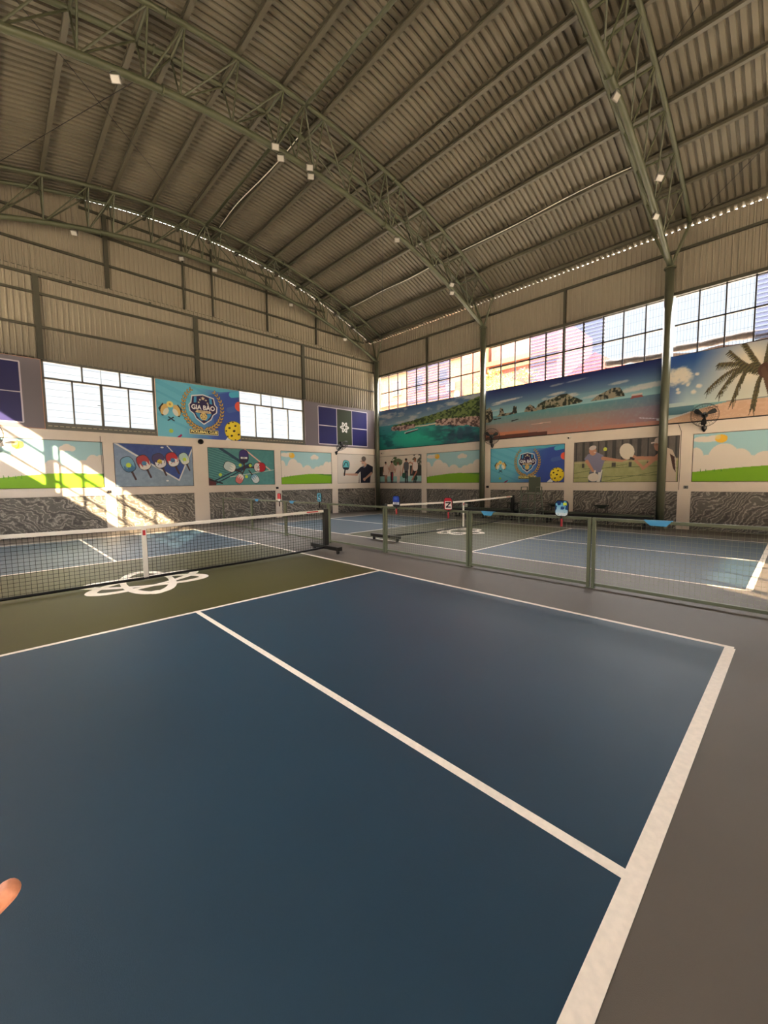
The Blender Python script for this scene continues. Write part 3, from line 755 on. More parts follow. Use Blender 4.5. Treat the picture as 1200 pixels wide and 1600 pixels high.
def p_palm(c):
    c.X = c.X*2.15; c.a *= 2.15; a = c.a; n = c.noise(10, 6, 41, 5); n2 = c.noise(70, 30, 42, 4)
    c.grad(.25, (188, 206, 202), .95, (40, 78, 140))
    # warm glow of the printed sky around the palm
    g = np.clip(1.2-np.sqrt(((c.X-2.0)/1.15)**2+((c.Y-.70)/.70)**2), 0, 1)
    c.fill(g, (226, 214, 190), .95)
    c.fill(np.clip((.5-c.X)*1.2, 0, .6)*(c.Y > .3), (34, 60, 128), .8)
    for (x, y, rx, ry) in ((.24, .70, .34, .13), (.10, .68, .2, .13), (.46, .65, .2, .09), (.34, .74, .2, .1), (.57, .71, .06, .025), (.75, .69, .06, .025), (.52, .55, .05, .025), (.25, .50, .05, .025), (.27, .45, .08, .022), (.82, .51, .09, .035), (.68, .43, .08, .035)):
        c.fill(np.clip(1.25-((c.X-x)/rx)**2-((c.Y-y)/ry)**2+(n2-.5)*1.3, 0, 1), (222, 212, 194), .9)
    c.fill((c.Y < .24) & (c.Y > .12), (92, 132, 146)); c.fill((c.Y < .25) & (c.Y > .12) & (c.X > .7), (132, 176, 178), .7)
    sand = c.Y < (.03+.20*np.clip((c.X)/1.5, 0, 1)**.6)
    c.fill(sand, (206, 168, 140)); c.fill(sand & (n2 > .56), (216, 182, 156), .6)
    c.line([(0, .06), (.6, .14)], .02, (210, 210, 210)); c.line([(1.0, .17), (1.3, .18)], .012, (120, 96, 80)); c.line([(1.5, .24), (a, .27)], .012, (120, 96, 80), .6)
    # palm
    cx, cy = 2.3, .60
    for (ex, ey, dr) in ((1.25, .78, .05), (1.0, .42, .16), (1.30, .35, .2), (1.62, .20, .28), (2.1, .12, .1), (1.5, .95, -.05), (1.85, 1.02, 0), (2.4, .98, 0), (2.9, .75, .05), (2.8, .35, .1)):
        P = []
        for i in range(25):
            t = i/24; P.append((cx+(ex-cx)*t, cy+(ey-cy)*t+dr*math.sin(PI*t)))
        for i in range(1, 24):
            x, y = P[i]; dx, dy = P[i][0]-P[i-1][0], P[i][1]-P[i-1][1]; L = math.hypot(dx, dy)
            for s in (-1, 1):
                q = (x+dx/L*.09-dy/L*s*.06, y+dy/L*.09+dx/L*s*.03-.06)
                c.fill(c.seg(x, y, q[0], q[1], .040, .008), (66, 62, 46) if i % 2 else (98, 92, 60))
        c.line(P, .014, (92, 78, 56))
    c.fill(c.ell(cx+.02, cy, .14, .10), (84, 58, 46)); c.fill(c.seg(cx, cy, cx+.35, 0, .10, .16), (96, 72, 56))
    c.X = c.X/2.15; c.a /= 2.15

# ------------------------------------------------------------------ left gable wall (y = Y1) and its fittings
ZB = [(0, 1.155), (1.155, 1.40), (2.83, 3.12)]        # marble, lower band, upper band
wl = MB()
wl.box((XB, Y1+.01, 0), (X2+.4, Y1+.22, 3.12))
wl.box((XB, Y1-.05, 1.155), (X2+.01, Y1+.01, 1.40)); wl.box((XB, Y1-.05, 2.83), (X2+.01, Y1+.01, 3.12))
wall_left = wl.build('wall_left', M_plaster); tag(wall_left, kind='structure')
PIL_L = [(-4.93, -4.56), (-2.07, -1.79), (.63, 1.15), (3.88, 4.17), (6.83, 7.16), (9.6, 9.85)]
for (a, b) in PIL_L: MB().box((a, Y1-.05, 0), (b, Y1+.01, 1.155)).box((a, Y1-.05, 1.40), (b, Y1+.01, 2.83)).build('pilaster', M_plaster, wall_left)
edges = [XB]+[v for p_ in PIL_L for v in p_]
for i in range(0, len(edges)-1, 2):
    a, b = edges[i], edges[i+1]
    MB().box((a+.005, Y1-.012, .0), (b-.005, Y1+.009, 1.15)).build('marble_panel', M_marble, wall_left)
# corrugated cladding
def sheet(name, m, parent, side, a0, a1, plane, z0, z1, pitch=.135, d=.030, out=1):
    f0 = z0 if callable(z0) else (lambda x: z0); f1 = z1 if callable(z1) else (lambda x: z1)
    mb = MB(); a = a0; cols = []
    prof = ((0, 0), (.58, 0), (.68, 1), (.92, 1))
    while a < a1:
        for (t, q) in prof:
            if a+t*pitch <= a1: cols.append((a+t*pitch, q*d))
        a += pitch
    cols.append((a1, 0))
    k = 0
    for (x, q) in cols:
        w = plane-out*q
        for z in (f0(x), f1(x)):
            mb.v.append((x, w, z) if side == 'L' else (w, x, z))
    for i in range(len(cols)-1):
        mb.f.append((2*i, 2*i+2, 2*i+3, 2*i+1))
    return mb.build(name, m, parent)
YC = Y1+.06      # lower cladding
YU = 11.0        # recessed upper cladding
TOPL = 7.62
WIN = [(-3.40, -.50), (2.46, 5.40)]
WZ0, WZ1 = 3.22, 5.12
sheet('corrugated_cladding', M_clad, wall_left, 'L', XB, X2+.3, YC, WZ1, TOPL)
for a, b in ((XB, WIN[0][0]), (WIN[0][1], WIN[1][0]), (WIN[1][1], X2+.3)):
    sheet('corrugated_cladding', M_clad, wall_left, 'L', a, b, YC, 3.12, WZ1+.04)
sheet('gable_cladding', M_clad, wall_left, 'L', XB-.2, X2+.3, YU, TOPL-.3, lambda x: zr(x)-.010)
MB().box((XB, YC, TOPL-.02), (X2+.3, YU, TOPL)).build('ledge', M_steel_d, wall_left)
# girts and posts
def girt(side, a0, a1, plane, z, h=.05, d=.07, parent=None, name='girt'):
    mb = MB()
    if side == 'L': mb.box((a0, plane-d, z-h/2), (a1, plane, z+h/2))
    else: mb.box((plane-d, a0, z-h/2), (plane, a1, z+h/2))
    return mb.build(name, M_steel_d, parent)
for z in (6.02, 6.94, 7.43): girt('L', XB, X2, YC-.025, z, .06, parent=wall_left)
for z, s in ((8.50, 8.4), (9.36, 6.0), (10.0, 3.4)): girt('L', max(XB, XC-s), min(X2, XC+s-.2), YU-.03, z, .06, parent=wall_left)
for x in (-3.40, .95, 5.43): MB().box((x-.07, YC-.10, WZ1-.0), (x+.07, YC-.025, TOPL-.17)).build('post', M_steel_d, wall_left)
for x, w in ((-5.6, .05), (-1.56, .12), (.76, .05), (1.80, .05), (4.05, .05), (6.5, .05)):
    MB().box((x-w/2, YU-.12, TOPL-.02), (x+w/2, YU-.03, zc(x)-.15)).build('post', M_steel_d, wall_left)
for x in (-6.2, -2.6, -.5, 1.9, 4.2, 6.4, 8.3): MB().box((x-.03, YC-.12, 7.455), (x+.03, YC-.05, 7.50)).build('girt_clip', M_steel_d, wall_left)
# windows of the left wall
M_glass_l = frosted('frosted_louvre_glass', (92, 97, 100), .80)
def window_left(n, x0, x1):
    w = MB(); t = .045; y0, y1 = YC-.02, YC+.05; z0, z1 = WZ0+.08, WZ1; zt = 4.60
    w.box((x0, y0-.06, 3.12), (x1, y1+.06, z0-.02))
    w.box((x0, y0, z0-.02), (x1, y1, z0+.04)); w.box((x0, y0, z1-.06), (x1, y1, z1+.02)); w.box((x0, y0, zt-.03), (x1, y1, zt+.03))
    w.box((x0-.03, y0, z0), (x0+t, y1, z1)); w.box((x1-t, y0, z0), (x1+.03, y1, z1))
    L = x1-x0
    tops = [x0+L*k for k in (.325, .665)]; bots = [x0+L*k for k in (.235, .485, .74)]
    for x in tops: w.box((x-.02, y0, zt), (x+.02, y1, z1))
    for i, x in enumerate(bots): w.box((x-(.035 if i == 1 else .02), y0, z0), (x+(.035 if i == 1 else .02), y1, zt))
    o = w.build('window_%d' % n, mat('olive_grey_window_frame', (96, 94, 86), .5)); tag(o, kind='structure')
    def pane(a, b, c_, d_):
        g = MB().box((a, YC+.012, c_), (b, YC+.018, d_)).build('pane', M_glass_l, o)
        s = MB(); z = c_+.16
        while z < d_-.05:
            s.box((a, YC+.006, z-.004), (b, YC+.011, z+.004)); z += .20
        x = a+.05
        s.build('louvre_bar', mat('pale_louvre_bar', (120, 126, 126), .5), g)
    xs = [x0+t]+tops+[x1-t]
    for a, b in zip(xs[:-1], xs[1:]): pane(a, b, zt+.03, z1-.06)
    xs = [x0+t]+bots+[x1-t]
    for a, b in zip(xs[:-1], xs[1:]): pane(a, b, z0+.04, zt-.03)
    h = MB().box((bots[1]-.12, y0-.02, (z0+zt)/2), (bots[1]-.05, y0, (z0+zt)/2+.02)); h.build('window_handle', M_mull, o)
    sl = MB(); x = x0+.05
    while x < x1-.12:
        sl.box((x, y0-.075, 3.215), (x+.09, y0-.06, 3.235)); x += .135
    sl.build('sill_trim', mat('pale_metal_trim', (176, 166, 140), .5), o)
    MB().box(((x0+x1)/2-.02, YC+.10, z0), ((x0+x1)/2+.0, YC+.12, z1)).build('outer_bar', M_alu, o)
    return o
window_left(1, *WIN[0]); window_left(2, *WIN[1])

# ------------------------------------------------------------------ right side wall (x = X2)
ZR = (1.11, 1.375, 2.745, 3.07)
wr = MB()
wr.box((X2+.01, YB, 0), (X2+.22, Y1+.01, ZR[3])); wr.box((X2-.05, YB, ZR[0]), (X2+.01, Y1, ZR[1])); wr.box((X2-.05, YB, ZR[2]), (X2+.01, Y1, ZR[3]))
wall_right = wr.build('wall_right', M_plaster); tag(wall_right, kind='structure')
WT0 = 6.80
PIL_R = [(7.15, 7.45), (3.83, 4.11), (.58, .88), (-2.71, -2.40), (-6.1, -5.8), (-9.4, -9.1), (-12.7, -12.4)]
e = Y1-.05
for (a, b) in PIL_R:
    MB().box((X2-.05, a, 0), (X2+.01, b, ZR[0])).box((X2-.05, a, ZR[1]), (X2+.01, b, ZR[2])).build('pilaster', M_plaster, wall_right)
    if a > -6.5: MB().box((X2-.012, b+.005, 0), (X2+.009, e-.005, ZR[0]-.005)).build('marble_panel', M_marble, wall_right)
    e = a
MB().box((X2+.08, YB, 4.90), (X2+.14, -8.05, WT0)).box((X2+.08, YB, ZR[3]), (X2+.14, Y1+.1, 4.96)).build('backing_and_blocking_sheet', M_steel_d, wall_right)  # first box, out of view, added to block daylight and darken the near floor
WT = 6.80
sheet('corrugated_cladding', M_clad, wall_right, 'R', YB, YU, X2+.10, WT, zr(X2+.10)+.002)
girt('R', YB, 10.3, X2+.07, 7.98, .07, parent=wall_right)
girt('R', YB, YU, X2+.09, WT-.02, .09, .12, parent=wall_right, name='lintel')
for y in (7.17, 1.03, -5.1, -11.2): MB().box((X2-.01, y-.035, 4.9), (X2+.08, y+.035, 7.98)).build('post', M_steel_d, wall_right)
# openings: mullions, welded mesh and glass louvres
M_louv = frosted('glass_louvre', (76, 80, 98), .35)
M_mesh = mat('grey_welded_mesh', (96, 104, 112), .5, .2)
def window_right(n, ya, yb, mull, louv):
    w = MB(); z0, z1 = 4.96, WT-.06; x0, x1 = X2+.02, X2+.07
    w.box((x0, yb, 5.90-.022), (x1, ya, 5.90+.022)); w.box((x0, yb, z1-.05), (x1, ya, z1-.02))
    w.box((x0, yb, z0-.03), (x1, ya, z0+.02))
    for y in mull: w.box((x0, y-.017, z0), (x1, y+.017, z1+.06))
    o = w.build('window_%d' % n, M_mull); tag(o, kind='structure')
    b = [ya]+list(mull)+[yb]
    for i in range(len(b)-1):
        p_, q_ = b[i], b[i+1]
        if abs(p_-q_) < .1: continue
        if i in louv:
            s = MB()
            for zz0, zz1 in ((z0+.05, 5.86), (5.95, z1-.06)):
                z = zz0
                while z < zz1:
                    s.add([(X2+.05, q_+.02, z+.045), (X2+.05, p_-.02, z+.045), (X2+.10, p_-.02, z-.03), (X2+.10, q_+.02, z-.03),
                           (X2+.055, q_+.02, z+.05), (X2+.055, p_-.02, z+.05), (X2+.105, p_-.02, z-.025), (X2+.105, q_+.02, z-.025)],
                          [(0,1,2,3),(7,6,5,4),(0,4,5,1),(2,6,7,3)])
                    z += .115
            s.build('louvre_slats', M_louv, o)
            k = MB(); z = z0+.05
            while z < z1-.06:
                k.box((X2+.04, q_-.03, z), (X2+.075, q_+.03, z+.05)); z += .115
            k.build('louvre_clips', M_mull, o)
        else:
            s = MB(); y = q_+.05
            while y < p_-.03:
                s.tube([(X2+.12, y, z0), (X2+.12, y, z1-.06)], .003, 4, False); y += .075
            for z in (5.15, 5.45, 5.75, 6.05, 6.32, 6.55):
                s.tube([(X2+.12, q_+.02, z), (X2+.12, p_-.02, z)], .003, 4, False)
            s.build('welded_mesh', M_mesh, o)
    return o
window_right(3, 10.2, 4.25, (9.63, 9.01, 8.42, 7.81, 7.18, 6.52, 5.89, 5.30, 4.72), (4, 5, 6, 3))
window_right(4, 3.95, -1.85, (3.44, 2.85, 2.27, 1.67, 1.03, .39, -.22, -.81, -1.41), (3, 4, 5, 6))
window_right(5, -2.15, -8.0, (-2.70, -3.28, -3.87, -4.48, -5.1, -5.7, -6.3, -6.9, -7.4), (3, 4, 5, 6))
portal('daylight_portal_right', (X2+.2, (10.3-8.05)/2, 5.88), (-1, 0, 0), 18.35, 1.9)
portal('daylight_portal_left', ((WIN[0][0]+WIN[0][1])/2, YC+.2, 4.2), (0, -1, 0), 2.9, 1.9)
portal('daylight_portal_left', ((WIN[1][0]+WIN[1][1])/2, YC+.2, 4.2), (0, -1, 0), 2.9, 1.9)

# ------------------------------------------------------------------ side wall and rear wall (behind the camera)
SO = (-4.75, 10.0, 4.60, 6.02)     # opening in the side wall: y0,y1,z0,z1
ws = MB()
ws.box((XB-.2, YB, 0), (XB, YU, SO[2])); ws.box((XB-.2, YB, SO[2]), (XB, SO[0], 6.3)); ws.box((XB-.2, SO[1], SO[2]), (XB, YU, 6.3))
ws.v = []; ws.f = []
ws.box((XB-.2, -8.2, 0), (XB, YU, SO[2])); ws.box((XB-.2, YB, 2.2), (XB, -8.2, SO[2])); ws.box((XB-.2, YB, SO[2]), (XB, SO[0], 6.3)); ws.box((XB-.2, SO[1], SO[2]), (XB, YU, 6.3))  # low doorway at the unseen rear end added to let in bounce light
wall_side = ws.build('wall_back', M_plaster); tag(wall_side, kind='structure')
sheet('corrugated_cladding', M_clad, wall_side, 'R', YB, YU, XB-.1, SO[3], zr(XB-.1)+.06, out=-1)
fm = MB(); fm.box((XB-.12, SO[0], 5.55), (XB-.05, SO[1], 5.62)); fm.box((XB-.12, SO[0], 4.95), (XB-.05, SO[1], 5.0))
for y in (-3.6, -.9, .6, 2.3, 3.2, 5.4, 6.6, 8.2): fm.box((XB-.12, y-.03, SO[2]), (XB-.05, y+.03, SO[3]))
fm.build('opening_frame', M_mull, wall_side)
portal('daylight_portal_side', (XB-.25, (SO[0]+SO[1])/2, (SO[2]+SO[3])/2), (1, 0, 0), SO[1]-SO[0], 1.8)
RO = (-3.78, -.88, 3.15, 5.06)
wb = MB()
wb.box((XB, YB-.2, 2.3), (X2+.3, YB, RO[2])); wb.box((XB, YB-.2, RO[2]), (RO[0], YB, RO[3])); wb.box((RO[1], YB-.2, RO[2]), (X2+.3, YB, RO[3])); wb.box((XB, YB-.2, RO[3]), (X2+.3, YB, 5.3))  # unseen rear wall left open below, added so warm light bounces inside
for x in (XB+.15, -3.2, 1.2, 5.6, X2-.1): wb.box((x-.15, YB-.2, 0), (x+.15, YB, 2.3))
wall_front = wb.build('wall_front', M_plaster); tag(wall_front, kind='structure')
sheet('gable_cladding', M_clad, wall_front, 'L', XB-.2, X2+.3, YB-.05, 5.3, lambda x: zr(x)-.02, out=-1)
fm = MB()
for x, w in ((-1.49, .06), (-2.48, .08), (-3.42, .16)): fm.box((x-w/2, YB-.12, RO[2]), (x+w/2, YB-.05, RO[3]))
fm.build('opening_frame', M_mull, wall_front)
portal('daylight_portal_rear', ((RO[0]+RO[1])/2, YB-.25, 4.1), (0, 1, 0), 2.9, 2.0)
portal('daylight_portal_rear', ((XB+X2)/2, YB-.25, 1.15), (0, 1, 0), X2-XB, 2.3)
portal('daylight_portal_side', (XB-.25, (YB-8.2)/2, 1.1), (1, 0, 0), 6.2, 2.2)

# ------------------------------------------------------------------ roof
def roof_sheet():
    ycols = []; y = YB-.1; pitch = .155; prof = ((0, 0), (.56, 0), (.62, .05), (.92, .05))
    while y < YU+.04:
        for t, q in prof: ycols.append((y+t*pitch, q))
        y += pitch
    xs = np.linspace(XB-.12, X2+.13, 50)
    mb = MB()
    for (yy, q) in ycols:
        for x in xs: mb.v.append((float(x), yy, zr(float(x))+q))
    n = len(xs)
    for i in range(len(ycols)-1):
        for j in range(n-1):
            a = i*n+j; mb.f.append((a, a+1, a+n+1, a+n))
    o = mb.build('ceiling', M_roof); tag(o, kind='structure'); return o
roof_sheet()
RN = [9.62, 8.60, 7.60, 6.55, 5.54, 4.50, 3.87, 2.80, 1.75]
LN = [2*XC-x for x in RN[::-1]]
NODES = sorted(RN+LN)
ORD = ['first', 'second', 'third', 'fourth', 'fifth', 'sixth', 'seventh', 'eighth', 'ninth']
for i, x in enumerate(RN+LN[::-1]):
    z = zc(x)+.055
    mb = MB()
    def pur(y0, y1):
        mb.box((x-.045, y0, z), (x+.045, y1, z+.012)); mb.box((x+.035, y0, z+.012), (x+.045, y1, z+.13)); mb.box((x-.045, y0, z+.12), (x+.035, y1, z+.13)); mb.box((x-.045, y0, z+.012), (x-.035, y1, z+.04))
    pur(YB+.05, YU-.01)
    o = mb.build('roof_purlin', M_purlin)
    k = ORD[i % 9]
    if i < 9: lab = 'green roof purlin, %s up from the eave above the beach murals' % k
    else: lab = 'green roof purlin, %s up from the eave opposite the beach murals' % k
    tag(o, lab, 'purlin', 'roof purlins')
MB().tube([(XC+.03, YB+.1, zc(XC)-.02), (XC+.03, YU-.3, zc(XC)-.02)], .045, 10).build('ridge_tube', M_steel, None, smooth=True)
tag(bpy.data.objects['ridge_tube'], 'round green ridge tube linking the trusses at the top of the arch', 'roof tube')
# columns
def column(x, y, label, ztop=7.47):
    root = empty('steel_column', (x, y, 0)); tag(root, label, 'column')
    MB().tube([(0, 0, .02), (0, 0, ztop)], .11, 20).build('shaft', M_colm, root, smooth=True)
    MB().box((-.17, -.17, 0), (.17, .17, .02)).build('base_plate', M_steel, root)
    MB().lathe([(.15, ztop-.03), (.15, ztop), (.12, ztop+.01)], 'Z', 16).build('cap_plate', M_steel, root)
    return root
column(9.6, 10.22, 'round green steel column in the corner where the two picture walls meet')
column(9.6, 4.07, 'round green steel column between the island cove mural and the sea rocks mural')
column(9.6, -2.03, 'round green steel column between the sea rocks mural and the palm beach mural')
for y, s in ((10.22, 'far'), (4.07, 'middle'), (-2.03, 'near')):
    column(2*XC-9.6, y, 'round green steel column of the side wall behind the camera, %s one' % s)
# trusses
def truss(y, label, dn=.42, df=.42):
    root = empty('roof_truss', (0, y, 0)); tag(root, label, 'roof truss', 'arched roof trusses')
    xs = sorted(NODES+[XC]); yn, yf = -dn, df
    def zb(x):
        d = abs(x-XC); return zc(x)-1.03 if d < 7.9 else zc(x)-1.03
    fine = list(np.linspace(xs[0], xs[-1], 40))
    MB().tube([(x, yn, zc(x)) for x in fine], .052, 10).build('near_top_chord', M_steel, root, smooth=True)
    MB().tube([(x, yf, zc(x)) for x in fine], .052, 10).build('far_top_chord', M_steel, root, smooth=True)
    fb = list(np.linspace(xs[0]+.03, xs[-1]-.03, 40))
    MB().tube([(x, 0, zb(x)) for x in fb], .07, 12).build('bottom_chord', M_steel, root, smooth=True)
    for x in xs[1:-1]:
        MB().tube([(x, yn, zc(x)-.03), (x, yf, zc(x)-.03)], .03, 6).build('cross_member', M_steel, root)
    for i, x in enumerate(xs[1:-1], 1):
        nb = xs[i+1] if x < XC else xs[i-1]
        if abs(x-nb) < .6: nb = None
        for yy in (yn, yf):
            MB().tube([(x, 0, zb(x)), (x, yy, zc(x))], .019, 6).build('strut', M_steel, root)
            if abs(x-XC) < .01: continue
            tgt = xs[i-1] if x > XC else xs[i+1]
            MB().tube([(x, 0, zb(x)), (tgt, yy, zc(tgt))], .019, 6).build('strut', M_steel, root)
    for sx in (xs[0], xs[-1]):
        for yy in (yn, yf):
            MB().tube([(sx, 0, zb(sx)-.02), (sx, yy, zc(sx))], .04, 8).build('end_brace', M_steel, root)
    for x in (4.19, 2*XC-4.19):
        for rr_, yy, zz in ((.10, 0, zb(x)), (.085, yn, zc(x)), (.085, yf, zc(x))): MB().lathe([(rr_, -.012), (rr_, .012)], 'X', 12, (x, yy, zz)).build('splice_flange', M_steel, root)
    return root
truss(10.22, 'arched three-chord roof truss nearest to the gable wall', .42, .30)
truss(4.07, 'arched three-chord roof truss in the middle of the picture, carrying most floodlights')
truss(-2.03, 'arched three-chord roof truss closest to the camera at the upper right')
# bracing rods
def rod(a, b, label, r=.007):
    tag(MB().tube([a, b], r, 5).build('bracing_rod', M_black), label, 'rod')
rod((-1.4, 4.4, zc(-1.4)), (-4.1, 9.8, zc(-4.1)), 'thin dark bracing rod crossing the roof bay at upper left, left one')
rod((-4.1, 4.4, zc(-4.1)-.03), (1.0, 9.8, zc(1.2)-.12), 'thin dark bracing rod crossing the roof bay at upper left, longer one')
rod((4.5, 4.4, zc(4.5)-.02), (9.6, 9.8, zc(9.6)-.04), 'thin dark bracing rod in the far roof bay above the island cove mural')
rod((9.6, -2.45, zc(9.6)), (5.5, -7.5, zc(5.5)), 'thin dark bracing rod at the right edge near the eave')
rod((5.6, -2.45, zc(5.6)), (1.5, -7.5, zc(1.5)), 'thin dark bracing rod at the top right corner of the picture')
def conduit(x, dz, label):
    pts = []
    for i in range(13):
        t = i/12; y = 3.7-t*5.3 if x > 5 else 4.4+t*5.3
        pts.append((x+.10*math.sin(t*PI*2.3)*.5-.05, y, zc(x)+dz+.02*math.sin(t*9)))
    tag(MB().tube(pts, .012, 6).build('cable_conduit', M_white, smooth=True), label, 'conduit')
conduit(1.66, .04, 'pale flexible cable conduit under the purlin beside the ridge tube')
conduit(7.52, .04, 'pale flexible cable conduit under a purlin above the sea rocks mural')
tag(MB().tube([(7.53+.03*math.sin(i), 9.7-i*.45, zc(7.53)+.04) for i in range(12)], .012, 6).build('cable_conduit', M_white, smooth=True), 'pale flexible cable conduit under a purlin above the island cove mural', 'conduit')

# floodlights
def floodlight():
    root = empty('floodlight')
    MB().box((-.13, -.055, -.10), (.13, .03, .10)).build('housing', M_lamp, root, bevel=.012)
    MB().box((-.105, -.062, -.078), (.105, -.055, .078)).build('lens', M_lens, root)
    f = MB()
    for i in range(7): f.box((-.12+i*.038, .03, -.08), (-.112+i*.038, .06, .08))
    f.build('cooling_fins', M_black, root)
    MB().tube([(-.14, 0, 0), (-.14, 0, .12), (-.05, 0, .17), (.05, 0, .17), (.14, 0, .12), (.14, 0, 0)], .010, 6).build('bracket', M_black, root)
    return root
fl0 = floodlight()
FL = [(-2.58, 4.0, 8.74, 'floodlight on the middle truss at upper left, alone on its chord'),
      (.76, 4.0, 9.13, 'upper floodlight of the left pair near the middle of the middle truss'),
      (.46, 3.9, 8.94, 'lower floodlight of the left pair near the middle of the middle truss'),
      (1.60, 4.0, 9.11, 'upper floodlight of the right pair near the middle of the middle truss'),
      (1.38, 3.9, 8.90, 'lower floodlight of the right pair near the middle of the middle truss'),
      (4.72, 4.0, 8.72, 'single floodlight halfway down the right part of the middle truss'),
      (7.12, 3.9, 7.95, 'left floodlight of the pair low on the middle truss by its column'),
      (7.50, 4.0, 8.05, 'right floodlight of the pair low on the middle truss by its column'),
      (4.5, -2.1, 8.58, 'floodlight high on the near truss at upper right'),
      (7.73, -2.15, 8.17, 'floodlight low on the near truss, on the side of the picture edge'),
      (6.7, -1.6, 7.9, 'floodlight low on the near truss, on the side facing the middle truss'),
      (-2.45, 10.1, 8.92, 'small far floodlight on the gable truss at the far left'),
      (.50, 10.1, 9.15, 'small far floodlight on the gable truss near a wall post, second from left'),
      (1.62, 10.1, 9.12, 'small far floodlight on the gable truss just right of its centre'),
      (4.75, 10.1, 8.76, 'small far floodlight on the gable truss above the right window'),
      (7.6, 10.1, 8.06, 'small far floodlight on the gable truss near the corner column')]
for i, (x, y, z, lab) in enumerate(FL):
    o = fl0 if i == 0 else copy_tree(fl0)
    zb_ = zc(x)-1.03
    zz = zb_-.07-.17
    yy = 4.07 if 3 < y < 5 else (-2.03 if y < 0 else 10.22)
    off = -.02 if 'lower' not in lab and 'left floodlight of the pair' not in lab and 'facing the middle' not in lab else -.30
    if off == -.30:
        zz -= .05
    o.location = (x, yy+off, zz+(0.0 if off == -.02 else .06))
    o.scale = (.62, .62, .62); zz += .065; o.location.z = zz
    o.rotation_euler = (math.radians(38), math.radians(random.uniform(-6, 6)), math.radians(-25+random.uniform(-14, 14)))
    tag(o, lab, 'floodlight', 'floodlights')

# ------------------------------------------------------------------ pictures on the walls
PY = Y1-.034
G1 = 'printed panels on the lower band of the walls'
banner('printed_panel', 'meadow and clouds picture at the far left of the wall, crossed by a sun patch', 'picture', G1, 'L', -4.54, -2.09, 1.42, 2.81, PY, p_meadow)
o5, c5 = banner('printed_panel', 'picture of five paddles in a row on a blue court', 'picture', G1, 'L', -1.77, .61, 1.42, 2.81, PY, p_paddles, .010)
o6, c6 = banner('printed_panel', 'picture of paddles and balls in a star on a teal court with a net shadow', 'picture', G1, 'L', 1.17, 3.86, 1.42, 2.81, PY, p_netshade, .010)
banner('printed_panel', 'meadow and clouds picture between the teal court picture and the man in a dark shirt', 'picture', G1, 'L', 4.19, 6.81, 1.42, 2.81, PY, p_meadow)
banner('printed_panel', 'picture of a man in a dark polo shirt holding out a teal paddle', 'picture', G1, 'L', 7.18, 9.58, 1.42, 2.81, PY, p_player, .010)
PX = X2-.034
RZ = (1.395, 2.725)
banner('printed_panel', 'picture of five people in sportswear chatting, next to the corner column', 'picture', G1, 'R', 10.36, 7.47, RZ[0], RZ[1], PX, p_group, .010)
banner('printed_panel', 'meadow and clouds picture between the group photo and the middle column', 'picture', G1, 'R', 7.13, 4.13, RZ[0], RZ[1], PX, p_meadow)
oC, cC = banner('printed_panel', 'smaller blue club picture with shield and yellow ball behind the umpire chair', 'picture', G1, 'R', 3.81, .90, RZ[0], RZ[1], PX, p_club, .009)
banner('printed_panel', 'picture of two older racket players on a green court', 'picture', G1, 'R', .56, -2.38, RZ[0], RZ[1], PX, p_padel, .010)
banner('printed_panel', 'meadow and clouds picture at the right edge under the palm beach mural', 'picture', G1, 'R', -2.73, -5.78, RZ[0], RZ[1], PX, p_meadow)
def club_text(o, cv, side, a0, z0, w, h, plane):
    a = cv.a; M_t = mat('white_print_letters', (236, 232, 232), .5); M_y = mat('cream_print_letters', (240, 226, 140), .5); k = h
    textobj('GIA B\u1ea2O', .115*k, M_t, o, wall_mtx(side, a0, z0, w, h, plane,   .53*a, .585, a, 0), bold=.004*k, width=.43*k)
    textobj('SPORTS CLUB', .03*k, mat('brown_print_letters', (110, 84, 60), .5), o, wall_mtx(side, a0, z0, w, h, plane,   .53*a, .513, a), width=.2*k)
    textobj('PICKLEBALL CLUB', .062*k, M_y, o, wall_mtx(side, a0, z0, w, h, plane, .53*a, .135, a), bold=.003*k, width=.49*k)
M_dl = mat('dark_print_letters', (30, 36, 70), .5)
for (o_, c_, a0_, w_, items) in ((o5, c5, -1.77, 2.38, ((.545, .62, -68, .36), (.72, .66, -68, .36))), (o6, c6, 1.17, 2.69, ((.515, .80, -90, .36), (.76, .50, 182, .36)))):
    for (px_, py_, an, s_) in items:
        an = math.radians(an); k_ = .125*s_
        ang_ = an+PI/2
        textobj('SIX', .085, M_dl, o_, wall_mtx('L', a0_, 1.42, w_, 1.39, PY, px_*c_.a+math.cos(an)*k_, py_+math.sin(an)*k_, c_.a, ang_), thick=.0005, bold=.0015)
club_text(oC, cC, 'R', 3.81, RZ[0], 2.91, RZ[1]-RZ[0], PX)
G2 = 'large printed banners on the upper left wall'
BY = YC-.10
oB, cB = banner('wall_banner', 'large blue club banner with shield, wreath and yellow ball between the two windows', 'banner', G2, 'L', -.47, 2.45, 3.10, 5.04, BY, p_club, .008, .07, (176, 150, 130))
club_text(oB, cB, 'L', -.47, 3.10, 2.92, 1.94, BY)
banner('wall_banner', 'grey banner of a court plan, cut by the left edge of the picture', 'banner', G2, 'L', -7.36, -3.43, 3.14, 5.08, BY, p_courtplan, .012, .07, (196, 140, 112))
banner('wall_banner', 'grey banner of a court plan in the far corner, behind a wall fan', 'banner', G2, 'L', 5.46, 9.56, 3.09, 5.04, BY, p_courtplan, .012, .07, (120, 108, 112))
G3 = 'beach murals along the right wall'
MX = X2-.083
banner('beach_mural', 'mural of a green island with a turquoise cove and a boat', 'mural', G3, 'R', 10.3, 4.12, 3.09, 5.02, MX, p_cove, .014, .03, (24, 24, 28))
